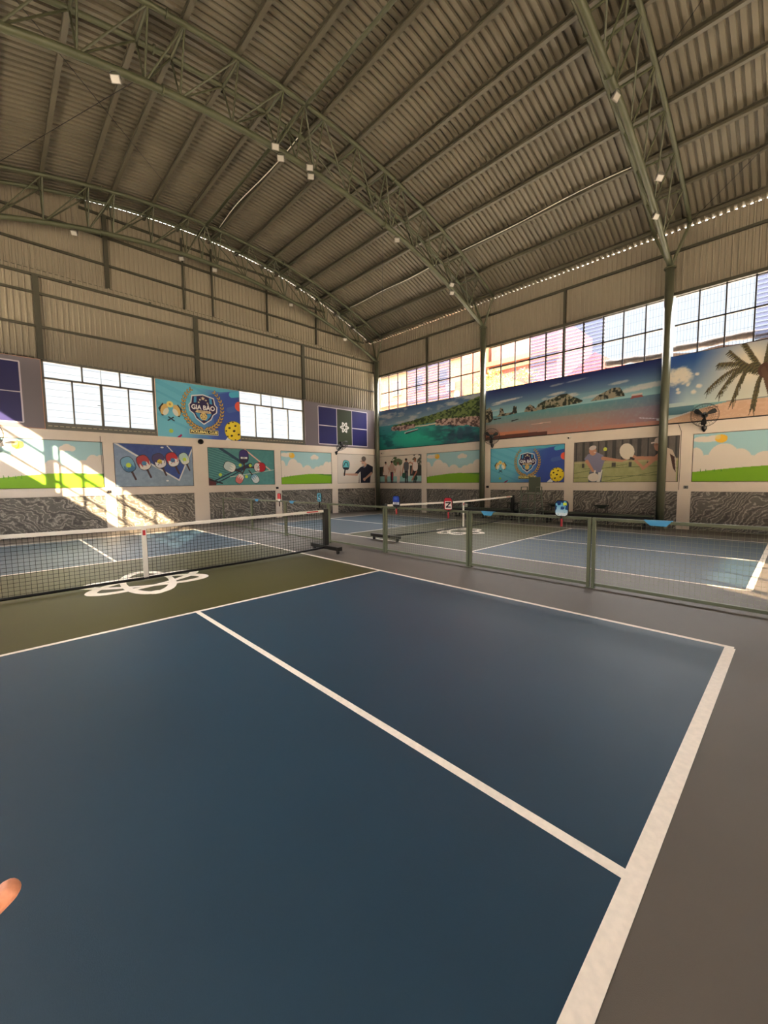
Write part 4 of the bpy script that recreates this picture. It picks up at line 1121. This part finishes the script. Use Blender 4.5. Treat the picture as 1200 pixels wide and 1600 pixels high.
banner('beach_mural', 'long mural of rock islets in a calm sea at dusk', 'mural', G3, 'R', 4.02, -1.96, 3.10, 5.02, MX, p_rocks, .014, .03, (24, 24, 28))
banner('beach_mural', 'mural of a palm tree over a sandy beach at the right edge', 'mural', G3, 'R', -2.08, -8.0, 3.10, 5.0, MX, p_palm, .014, .03, (24, 24, 28))
tag(MB().tube([(X2-.02, -2.14+-.5*i, 3.085+.006*math.sin(i*1.7)) for i in range(12)], .013, 6).build('wall_cable_or_trim', M_black, smooth=True), 'dark edge trim along the foot of the palm beach mural', 'cable')  # tube standing for the dark lower edge of the mural frame

# ------------------------------------------------------------------ wall fans
def wall_fan(loc, yaw, pitch, R, label, wallvec):
    root = empty('wall_fan', loc, (0, 0, yaw)); tag(root, label, 'fan', 'black wall fans')
    # local +Y = facing direction
    def tilt(o): o.rotation_euler = (pitch, 0, 0); return o
    c = MB()
    for (r, y) in ((R, 0), (R*.99, .05), (R*.93, .085), (R*.75, .11), (R*.5, .13), (R*.22, .14), (R*.93, -.04), (R*.6, -.07), (R*.25, -.08)):
        pts = [(r*math.cos(t), y, r*math.sin(t)) for t in np.linspace(0, 2*PI, 33)]
        c.tube(pts, .008 if r == R else .003, 4, False)
    for k in range(28):
        t = 2*PI*k/28
        c.tube([(r*math.cos(t), y, r*math.sin(t)) for r, y in ((.04, .14), (R*.5, .13), (R*.9, .09), (R, 0), (R*.9, -.045), (R*.3, -.08))], .0018, 3, False)
    tilt(c.build('guard_cage', M_black, root))
    for k in range(3):
        t = 2*PI*k/3+.5; b = MB()
        P = []
        for r, w0, w1 in ((.05, -.25, .25), (.4*R, -.30, .42), (.72*R, -.22, .40), (.88*R, -.05, .26)):
            P.append(((r*math.cos(t+w0), .06, r*math.sin(t+w0)), (r*math.cos(t+w1), .02, r*math.sin(t+w1))))
        vs = [q for pr in P for q in pr]; n = len(vs)
        vs2 = [(x, y-.004, z) for x, y, z in vs]
        fs = []
        for i in range(3): fs += [(2*i, 2*i+1, 2*i+3, 2*i+2), (n+2*i, n+2*i+2, n+2*i+3, n+2*i+1)]
        fs += [(0, 2, n+2, n), (2, 4, n+4, n+2), (4, 6, n+6, n+4), (1, n+1, n+3, 3), (3, n+3, n+5, 5), (5, n+5, n+7, 7), (6, 7, n+7, n+6), (0, n, n+1, 1)]
        b.add(vs+vs2, fs); tilt(b.build('blade', M_black, root))
    tilt(MB().lathe([(.02, .10), (.05, .09), (.055, .0), (.075, -.06), (.07, -.17), (.03, -.20)], 'Y', 18).build('motor', M_black, root, smooth=True))
    w = Vector(wallvec)
    MB().tube([(0, -.12, -.05), (w.x*.4, w.y*.5, -.22), (w.x, w.y, -.30)], [.03, .025, .03], 8).build('bracket_arm', M_black, root)
    MB().lathe([(.02, -.42), (.06, -.34), (.065, -.27), (.02, -.25)], 'Z', 14, (w.x*.86, w.y*.86, 0)).build('bracket_housing', M_black, root)
    return root
wall_fan((9.42, -3.0, 3.20), PI/2+.12, -.10, .31, 'black wall fan in front of the palm beach mural', (0, -.38, 0))
wall_fan((9.42, 3.55, 3.18), PI/2+.45, -.05, .31, 'black wall fan beside the middle column, at the foot of the sea rocks mural', (0, -.38, 0))
wall_fan((7.15, 10.0, 3.16), PI+.35, -.95, .31, 'black wall fan tilted downward under the corner court plan banner', (0, -.38, 0))
wall_fan((-4.66, 10.0, 2.88), PI-.25, -.35, .34, 'black wall fan cut by the left edge of the picture', (0, -.38, 0))
r = MB().lathe([(.05, 0), (.09, -.03), (.095, -.10), (.075, -.15), (.02, -.17)], 'Y', 20, (.9, Y1-.05, 3.0)).build('wall_speaker', M_black, smooth=True)
tag(r, 'round black fixture on the white band right below the blue club banner', 'wall fixture')

# small wall fittings
def cctv(loc, ang, label):
    root = empty('security_camera', loc, (0, 0, ang)); tag(root, label, 'camera')
    MB().box((-.03, -.01, -.03), (.03, .0, .03)).build('mount', M_white, root)
    MB().tube([(0, 0, 0), (0, -.06, -.02)], .012, 8).build('arm', M_white, root)
    MB().tube([(0, -.05, -.03), (0, -.17, -.05)], .034, 14).build('body', M_white, root, smooth=True)
    MB().tube([(0, -.17, -.05), (0, -.175, -.051)], .028, 14).build('lens', M_black, root)
cctv((X2-.06, .70, 2.95), -PI/2, 'small white security camera on the band between the club picture and the racket players')
cctv((X2-.06, 9.95, 2.93), -PI/2, 'small white security camera beside the corner column')
for (lo, si, lab) in (((-1.97, 1.27), 'L', 'small dark switch box on the left wall between the meadow and five-paddle pictures'), ((3.96, 1.26), 'L', 'small dark switch box on the left wall above the red paddle'),
                      ((3.93, 1.22), 'R', 'small dark switch box beside the middle column'), ((-2.60, 1.23), 'R', 'small grey switch box on the band right of the nearest column')):
    root = empty('switch_box', (lo[0], Y1-.05, lo[1]) if si == 'L' else (X2-.05, lo[0], lo[1]), (0, 0, 0 if si == 'L' else -PI/2)); tag(root, lab, 'switch box')
    MB().box((-.055, -.03, -.045), (.055, 0, .045)).build('case', M_black if 'dark' in lab else M_alu, root, bevel=.006)
    MB().box((-.015, -.035, -.02), (.015, -.03, .02)).build('button', M_mull, root)
def cable(pts, lab): tag(MB().tube(pts, .006, 5).build('wall_cable_or_trim', M_black, smooth=True), lab, 'cable')
cable([(-2.12, Y1-.057, 3.0), (-2.12, Y1-.057, 2.2), (-2.10, Y1-.057, 1.5), (-2.02, Y1-.057, 1.2)], 'thin black cable down the pilaster left of the five-paddle picture')
cable([(X2-.057, -2.36, 3.05), (X2-.057, -2.43, 2.85), (X2-.057, -2.44, 2.0), (X2-.057, -2.43, 1.15)], 'thin black cable down the pilaster right of the nearest column')

# ------------------------------------------------------------------ benches, stools, umpire chair
def bench(y0, y1, label):
    root = empty('bench', (9.24, (y0+y1)/2, 0)); tag(root, label, 'bench', 'benches by the right wall')
    h = (y1-y0)/2
    MB().box((-.17, -h, .36), (.17, h, .40)).build('seat', M_dgreen, root, bevel=.005)
    MB().box((-.16, -h+.03, .25), (.16, h-.03, .345)).build('apron', M_black, root)
    for yy in (-h+.25, 0, h-.25):
        MB().box((-.16, yy-.025, 0), (-.12, yy+.025, .25)).box((.12, yy-.025, 0), (.16, yy+.025, .25)).box((-.16, yy-.025, .02), (.16, yy+.025, .05)).build('leg', M_black, root)
bench(2.25, 5.25, 'long dark bench by the right wall, left of the umpire chair')
bench(-1.95, 1.40, 'long dark bench by the right wall under the picture of two racket players')
def stool(y, label, x=9.66):
    root = empty('stool', (x, y, 0)); tag(root, label, 'stool', 'dark stools behind the benches')
    MB().box((-.12, -.20, .60), (.12, .20, .635)).lathe([(.10, .53), (.16, .60)], 'Z', 14).build('seat', M_seat, root, bevel=.01)
    for sx in (-1, 1):
        for sy in (-1, 1):
            MB().tube([(sx*.10, sy*.14, .61), (sx*.12, sy*.17, 0)], .012, 6).build('leg', M_black, root)
stool(-.40, 'dark stool against the marble right of the blue wave paddle'); stool(1.15, 'dark stool against the marble just right of the umpire chair')
stool(4.75, 'dark stool against the marble by the middle column'); stool(2.75, 'dark stool against the marble left of the umpire chair')
bx = MB().box((9.18, 4.56, .40), (9.32, 4.76, .54)).build('tissue_box', M_white, bevel=.008); tag(bx, 'small white box standing on the left bench near the middle column', 'box')
MB().lathe([(.03, .54), (.02, .56)], 'Z', 10, (9.25, 4.66, 0)).build('box_opening', mat('red_print', (190, 40, 45)), bx)['label'] = 'red mark on top'
def umpire_chair(x, y):
    root = empty('umpire_chair', (x, y, 0)); tag(root, 'tall dark green umpire chair at the end of the far net', 'chair')
    # faces -X
    for sx, sy in ((-1, -1), (-1, 1), (1, -1), (1, 1)):
        MB().tube([(sx*.24, sy*.23, 1.0), (sx*.34, sy*.30, 0)], .026, 8).build('leg', M_dgreen, root)
    MB().box((-.24, -.24, .99), (.24, .24, 1.03)).build('seat', M_dgreen, root, bevel=.008)
    MB().box((.20, -.21, 1.06), (.24, .21, 1.58)).build('backrest', M_dgreen, root, bevel=.01)
    for sy in (-1, 1):
        MB().tube([(.22, sy*.26, 1.0), (.22, sy*.26, 1.24), (-.22, sy*.26, 1.24), (-.26, sy*.26, 1.0)], .018, 8).build('armrest', M_dgreen, root)
    for z in (.25, .5, .75):
        k = .24+.10*(1-z)
        MB().box((-k-.05, -.25, z-.012), (-k+.05, .25, z+.012)).build('step', M_dgreen, root)
        MB().tube([(k, -.26, z), (k, .26, z)], .014, 6).build('cross_bar', M_dgreen, root)
    for sy in (-1, 1):
        MB().tube([(-.30, sy*.27, .42), (.30, sy*.27, .42)], .014, 6).build('cross_bar', M_dgreen, root)
umpire_chair(8.72, 1.55)

# ------------------------------------------------------------------ paddles hung on the fence rail, blue cloth patches
def face_paint(kind):
    def f(c):
        a = c.a
        if kind == 'wave':
            c.grad(0, (220, 232, 240), 1, (60, 150, 200)); n = c.noise(4, 4, 9, 3); c.fill(n > .52, (20, 60, 120)); c.fill((n > .46) & (n < .5), (120, 200, 220)); c.fill((c.X > .62*a) & (c.Y > .70) & (c.Y < .88) & (c.X < .9*a), (190, 210, 60)); c.fill(c.Y < .22, (225, 235, 240), .7)
        elif kind == 'red':
            c.fill(c.Y > -1, (178, 28, 50)); c.fill(c.poly([(.15*a, .08), (.95*a, .10), (.9*a, .75), (.12*a, .72)]), (232, 222, 215)); c.line([(.25*a, .60), (.8*a, .62), (.3*a, .24), (.8*a, .26)], .11, (40, 24, 40))
        elif kind == 'blue':
            c.fill(c.Y > -1, (40, 70, 170)); c.fill(c.ell(.45*a, .75, .2, .15), (80, 120, 210), .6); c.fill((c.Y < .42) & (c.Y > .20), (232, 232, 238)); c.fill(c.Y <= .20, (22, 24, 40))
        elif kind == 'pale':
            c.fill(c.Y > -1, (96, 180, 206)); c.line([(.75*a, .8), (.3*a, .75), (.4*a, .55), (.75*a, .45), (.6*a, .2), (.25*a, .25)], .10, (24, 50, 80)); c.fill(c.ell(.5*a, .35, .12), (200, 228, 235))
        else:
            c.fill(c.Y > -1, (206, 44, 62)); c.fill(c.Y < .28, (236, 232, 226))
    return f
def paddle(y, zc_, kind, label, hcol=(150, 40, 50)):
    root = empty('pickleball_paddle', (FX-.045, y, zc_), (0, 0, 0)); tag(root, label, 'paddle', 'paddles hung on the fence rail')
    w, h = .195, .235
    def rr(k):
        q = []
        for t in np.linspace(0, 2*PI, 40, endpoint=False):
            c_, s_ = math.cos(t), math.sin(t); e_ = 2/4.0
            q.append((math.copysign(abs(c_)**e_, c_)*w/2*k, math.copysign(abs(s_)**e_, s_)*h/2*k))
        return q
    MB().prism(rr(1.0), -.008, .008, 'X').build('rim', M_black, root)
    # printed face: clipped grid
    cv = Cv(w*.94, h*.94, .0035); face_paint(kind)(cv)
    o = print_face(cv, w*.94, h*.94, 'R', w*.47, -h*.47, -.0095, root, 'face')
    me = o.data; import bmesh
    bm = bmesh.new(); bm.from_mesh(me)
    dele = [v for v in bm.verts if (abs(v.co.y)/(w/2*.94))**4+(abs(v.co.z)/(h/2*.94))**4 > 1.0]
    bmesh.ops.delete(bm, geom=dele, context='VERTS'); bm.to_mesh(me); bm.free()
    MB().tube([(0, 0, -h/2+.01), (0, 0, -h/2-.035)], [.019, .013], 8).build('throat', M_black, root)
    MB().tube([(0, 0, -h/2-.03), (0, 0, -h/2-.145)], .0155, 10).build('handle', mat('grip_%d_%d_%d' % hcol, hcol, .7), root, smooth=True)
    if kind == 'blue':
        textobj('SIX', .07, mat('dark_print_letters', (30, 36, 70), .5), root, Matrix(((0, 0, -1, -.0115), (-1, 0, 0, 0), (0, 1, 0, -.045), (0, 0, 0, 1))), thick=.0005, bold=.001)
paddle(-2.53, 1.095, 'wave', 'blue and white wave-pattern paddle standing above the fence rail, right of the umpire chair')
paddle(-.51, 1.09, 'red', 'red paddle with a white letter Z standing above the fence rail')
paddle(.79, 1.10, 'blue', 'dark blue paddle with white lettering standing above the fence rail', (190, 70, 70))
paddle(3.47, 1.12, 'pale', 'pale blue paddle standing above the fence rail behind the near net post', (30, 26, 28))
paddle(5.44, 1.08, 'plainred', 'red and white paddle furthest along the fence rail', (70, 30, 34))
def cloth(y, label, s=1.0, col=(70, 150, 200)):
    mb = MB(); t = .026
    P = [(-.15*s, .99), (.15*s, .99), (.08*s, .925), (-.09*s, .92)]
    vs = [(FX-t, y+p, z) for p, z in P]+[(FX-t-.006, y+p, z) for p, z in P]
    mb.add(vs, [(0, 1, 2, 3), (7, 6, 5, 4), (0, 4, 5, 1), (1, 5, 6, 2), (2, 6, 7, 3), (3, 7, 4, 0)])
    mb.box((FX-t-.004, y-.15*s, .985), (FX+t+.004, y+.15*s, .992))
    o = mb.build('rail_cloth', mat('sky_blue_cloth', col, .7)); tag(o, label, 'cloth', 'blue cloths folded over the fence rail')
cloth(-3.70, 'sky blue cloth folded over the fence rail in front of the nearest column'); cloth(-1.30, 'small sky blue cloth folded over the fence rail beside the red Z paddle', .8)
cloth(4.82, 'faded blue cloth on the fence rail between the pale blue and red-white paddles', .8); cloth(6.86, 'faded blue cloth on the fence rail left of the red and white paddle', .8)

# ------------------------------------------------------------------ fingertip at the lower left, close to the lens
def hand():
    mt = bpy.data.materials.new('warm_skin'); mt.use_nodes = True
    b = mt.node_tree.nodes['Principled BSDF']
    b.inputs['Roughness'].default_value = .5; b.inputs['Subsurface Weight'].default_value = .15; b.inputs['Subsurface Radius'].default_value = (.02, .008, .004)
    no = mt.node_tree.nodes.new('ShaderNodeTexNoise'); no.inputs['Scale'].default_value = 60
    rp = mt.node_tree.nodes.new('ShaderNodeValToRGB'); rp.color_ramp.elements[0].color = (*lin((196, 128, 100)), 1); rp.color_ramp.elements[1].color = (*lin((224, 156, 124)), 1)
    mt.node_tree.links.new(no.outputs['Fac'], rp.inputs[0]); mt.node_tree.links.new(rp.outputs[0], b.inputs['Base Color'])
    def P(x, y, z): return CAMP + _R*x + _U*y + _d*z        # camera-relative metres, then fixed in the world
    V = []; E = []; Rr = []
    def add(p_, r_, par=None):
        V.append(tuple(p_)); Rr.append(r_); i = len(V)-1
        if par is not None: E.append((par, i))
        return i
    wr_ = add(P(-.42, -.43, .27), .026)
    palm = add(P(-.375, -.375, .275), .032, wr_)
    # index finger whose tip peeks into the frame
    def finger(base, tip, r0, bend):
        a = Vector(base); t = Vector(tip); m1 = a.lerp(t, .42)+bend; m2 = a.lerp(t, .74)+bend*.8
        k = add(a, r0*1.1, palm); k = add(m1, r0, k); k = add(m2, r0*.92, k); k = add(t, r0*.80, k)
    finger(P(-.345, -.345, .278), P(-.2600, -.2625, .285), .0098, _d*.004)
    finger(P(-.362, -.338, .285), P(-.305, -.262, .31), .0090, _d*.006)
    finger(P(-.380, -.340, .29), P(-.345, -.262, .325), .0086, _d*.008)
    finger(P(-.398, -.348, .29), P(-.385, -.285, .325), .0078, _d*.008)
    k = add(P(-.36, -.40, .262), .014, palm); k = add(P(-.325, -.385, .25), .0105, k); k = add(P(-.30, -.365, .245), .009, k)
    me = bpy.data.meshes.new('hand'); me.from_pydata(V, E, []); me.materials.append(mt)
    o = bpy.data.objects.new('person_hand', me); COL.objects.link(o)
    s = o.modifiers.new('skin', 'SKIN'); s.use_smooth_shade = True
    for i, sv in enumerate(me.skin_vertices[0].data): sv.radius = (Rr[i], Rr[i]); sv.use_root = (i == 0)
    u_ = o.modifiers.new('sub', 'SUBSURF'); u_.levels = 2; u_.render_levels = 2
    dg = bpy.context.evaluated_depsgraph_get(); dg.update()
    m2 = bpy.data.meshes.new_from_object(o.evaluated_get(dg)); o.modifiers.clear(); o.data = m2
    m2.polygons.foreach_set('use_smooth', [True]*len(m2.polygons))
    tag(o, 'person\'s fingertip reaching in at the lower left edge, close to the lens', 'person')
hand()

# ------------------------------------------------------------------ outside, seen through the right openings
gd = MB().box((-80, -80, -.6), (120, 120, -.15)).build('ground', mat('pale_bounce_ground', (196, 184, 164), .9, var=.1, vscale=.2)); tag(gd, kind='structure')  # ground colour raised so it bounces warm light up to the roof
def part(mb, name, m, root, label=None):
    o = mb.build(name, m, root)
    if label: o['label'] = label
    return o
M_peach = mat('peach_wall', (140, 84, 58), .8, var=.04, vscale=.3); M_yel = mat('yellow_wall', (150, 114, 46), .8, var=.04); M_red = mat('brick_red_wall', (128, 54, 42), .8, var=.04)
M_tile = mat('red_roof_tiles', (130, 48, 44), .8, var=.08); M_wh = mat('white_house_wall', (124, 116, 106), .8); M_dk = mat('dark_pane', (70, 66, 70), .3); M_pk = mat('pink_wall', (138, 88, 78), .8)
b1 = empty('apartment_building', (26, 21, 0)); tag(b1, 'tall peach apartment building outside, behind the bars left of the middle column', 'building')
part(MB().box((0, -4.5, -.15), (8, 12, 17)), 'wall', M_peach, b1); part(MB().box((-.25, -4.6, 9.3), (0, 12, 9.6)).box((-.25, -4.6, 12.4), (0, 12, 12.7)), 'floor_band', M_pk, b1)
for yy in (-2.5, .5, 3.5, 6.5):
    for zz in (7.0, 10.2):
        f = part(MB().box((-.1, yy-.6, zz), (0, yy+.6, zz+1.5)), 'window', M_pk, b1); part(MB().box((-.13, yy-.45, zz+.12), (-.1, yy+.45, zz+1.38)), 'pane', M_dk, f)
b2 = empty('house', (18, 11.3, 0)); tag(b2, 'narrow brick red house outside with a pale arched window, left of the middle column', 'building')
part(MB().box((0, -.75, -.15), (4, .75, 8.0)), 'wall', M_red, b2); part(MB().box((-.05, -.2, 6.4), (0, .25, 7.2)).prism([(-.2, 7.2), (.25, 7.2), (.17, 7.38), (.02, 7.44), (-.12, 7.38)], -.05, 0, 'X'), 'arched_window', M_wh, b2); part(MB().box((-.1, .2, 7.5), (0, .9, 8.0)), 'sign_board', M_wh, b2)
b3 = empty('house', (17.6, 9.7, 0)); tag(b3, 'yellow house outside seen on both sides of the middle column', 'building')
part(MB().box((0, -2.0, -.15), (3.4, .8, 7.6)), 'wall', M_yel, b3); f = part(MB().box((-.06, -1.5, 6.4), (0, -.7, 7.2)), 'window', M_wh, b3); part(MB().box((-.08, -1.4, 6.5), (-.06, -.8, 7.1)), 'pane', M_dk, f)
b4 = empty('apartment_building', (30, 12.4, 0)); tag(b4, 'pink apartment block outside with a stepped cornice, right of the middle column', 'building')
part(MB().box((0, -2.6, -.15), (8, 3.6, 15)), 'wall', M_pk, b4); part(MB().box((-.6, -2.9, 12.0), (0, 3.8, 12.4)).box((-.35, -2.9, 11.5), (0, 3.8, 11.8)), 'cornice', M_peach, b4)
def gable_house(x, y, w, zw, zt, label, wallm):
    r_ = empty('house', (x, y, 0)); tag(r_, label, 'building')
    part(MB().box((0, -w, -.15), (5, w, zw)), 'wall', wallm, r_)
    part(MB().prism([(-w-.3, zw-.1), (w+.3, zw-.1), (0, zt)], -.4, 5.2, 'X'), 'roof', M_tile, r_)
    f = part(MB().box((-.05, -.5, zw-1.6), (0, .5, zw-.5)), 'window', M_wh, r_); part(MB().box((-.07, -.4, zw-1.5), (-.05, .4, zw-.6)), 'pane', M_dk, f)
gable_house(22, 8.7, 1.5, 7.7, 9.0, 'red gabled house outside behind the thin tree', M_red)
gable_house(23.5, 4.5, 2.0, 8.0, 9.4, 'white house outside with a red tiled roof seen through the glass louvres', M_wh)
# thin tree
tr = empty('tree', (14, 5.4, -.15)); tag(tr, 'sparse tree with thin branches outside, right of the middle column', 'tree')
tb = MB(); lf = MB(); rnd = random.Random(4)
def branch(p_, d, L, r, dep):
    q = p_+d*L; tb.tube([p_, q], [r, r*.65], 5)
    if dep == 0:
        for _ in range(7):
            c_ = q+Vector((rnd.uniform(-.3, .3), rnd.uniform(-.3, .3), rnd.uniform(-.2, .25))); a_ = Vector((rnd.uniform(-1, 1), rnd.uniform(-1, 1), rnd.uniform(-1, 1))).normalized()*.07; b_ = a_.cross(Vector((0, 0, 1)))*.6
            lf.add([c_-a_, c_+b_, c_+a_, c_-b_], [(0, 1, 2, 3)])
        return
    for _ in range(3):
        e_ = (d+Vector((rnd.uniform(-.7, .7), rnd.uniform(-.8, .8), rnd.uniform(-.1, .45)))).normalized()
        branch(q, e_, L*.72, r*.6, dep-1)
branch(Vector((0, 0, 0)), Vector((0, 0, 1)), 4.6, .09, 0) if False else None
tb.tube([Vector((0, 0, 0)), Vector((.1, .1, 5.0))], [.11, .06], 7)
for dx, dy in ((.5, .6), (-.5, .3), (.1, -.7), (-.2, .8)): branch(Vector((.1, .1, 5.0)), Vector((dx, dy, .9)).normalized(), .8, .035, 3)
part(tb, 'trunk', mat('grey_bark', (92, 78, 60), .9), tr); part(lf, 'foliage', mat('pale_green_leaves', (120, 130, 56), .8), tr)
# rolled tarpaulin and cloth outside the right openings
def tarp(y0, y1, z0, z1, label):
    root = empty('rolled_tarpaulin', (X2+.25, (y0+y1)/2, 0)); tag(root, label, 'tarpaulin', 'rolled tarpaulins outside the right openings')
    n = 14; P = []
    for i in range(n+1):
        t = i/n; P.append((0.02*math.sin(t*9), (y0-y1)*(t-.5), z0+(z1-z0)*t+.01*math.sin(t*14)))
    MB().tube(P, [.10+.012*math.sin(i*2.1) for i in range(n+1)], 12).build('roll', mat('grey_brown_tarpaulin', (116, 104, 98), .8, var=.15, vscale=6), root, smooth=True)
    mb = MB(); k = 0
    for i in range(n+1):
        t = i/n; y = (y0-y1)*(t-.5)
        sag = .08*abs(math.sin(t*PI*3))
        mb.v += [(-.03, y, z0+(z1-z0)*t-.12-sag), (-.05+.03*math.sin(i*2.3), y, 4.80), (.0, y, z0+(z1-z0)*t-.12-sag), (-.0+.03*math.sin(i*2.3), y, 4.80)]
    for i in range(n):
        a = 4*i; mb.f += [(a, a+4, a+5, a+1), (a+2, a+3, a+7, a+6), (a, a+2, a+6, a+4)]
    mb.build('hanging_cloth', mat('pinkish_cloth', (196, 170, 160), .85, var=.12, vscale=5), root)
tarp(-.25, -1.95, 5.17, 5.27, 'grey rolled tarpaulin with pinkish cloth outside, left of the nearest column')
tarp(-2.1, -5.2, 5.27, 5.30, 'grey rolled tarpaulin with pinkish cloth outside, right of the nearest column')
bpy.context.view_layer.update()
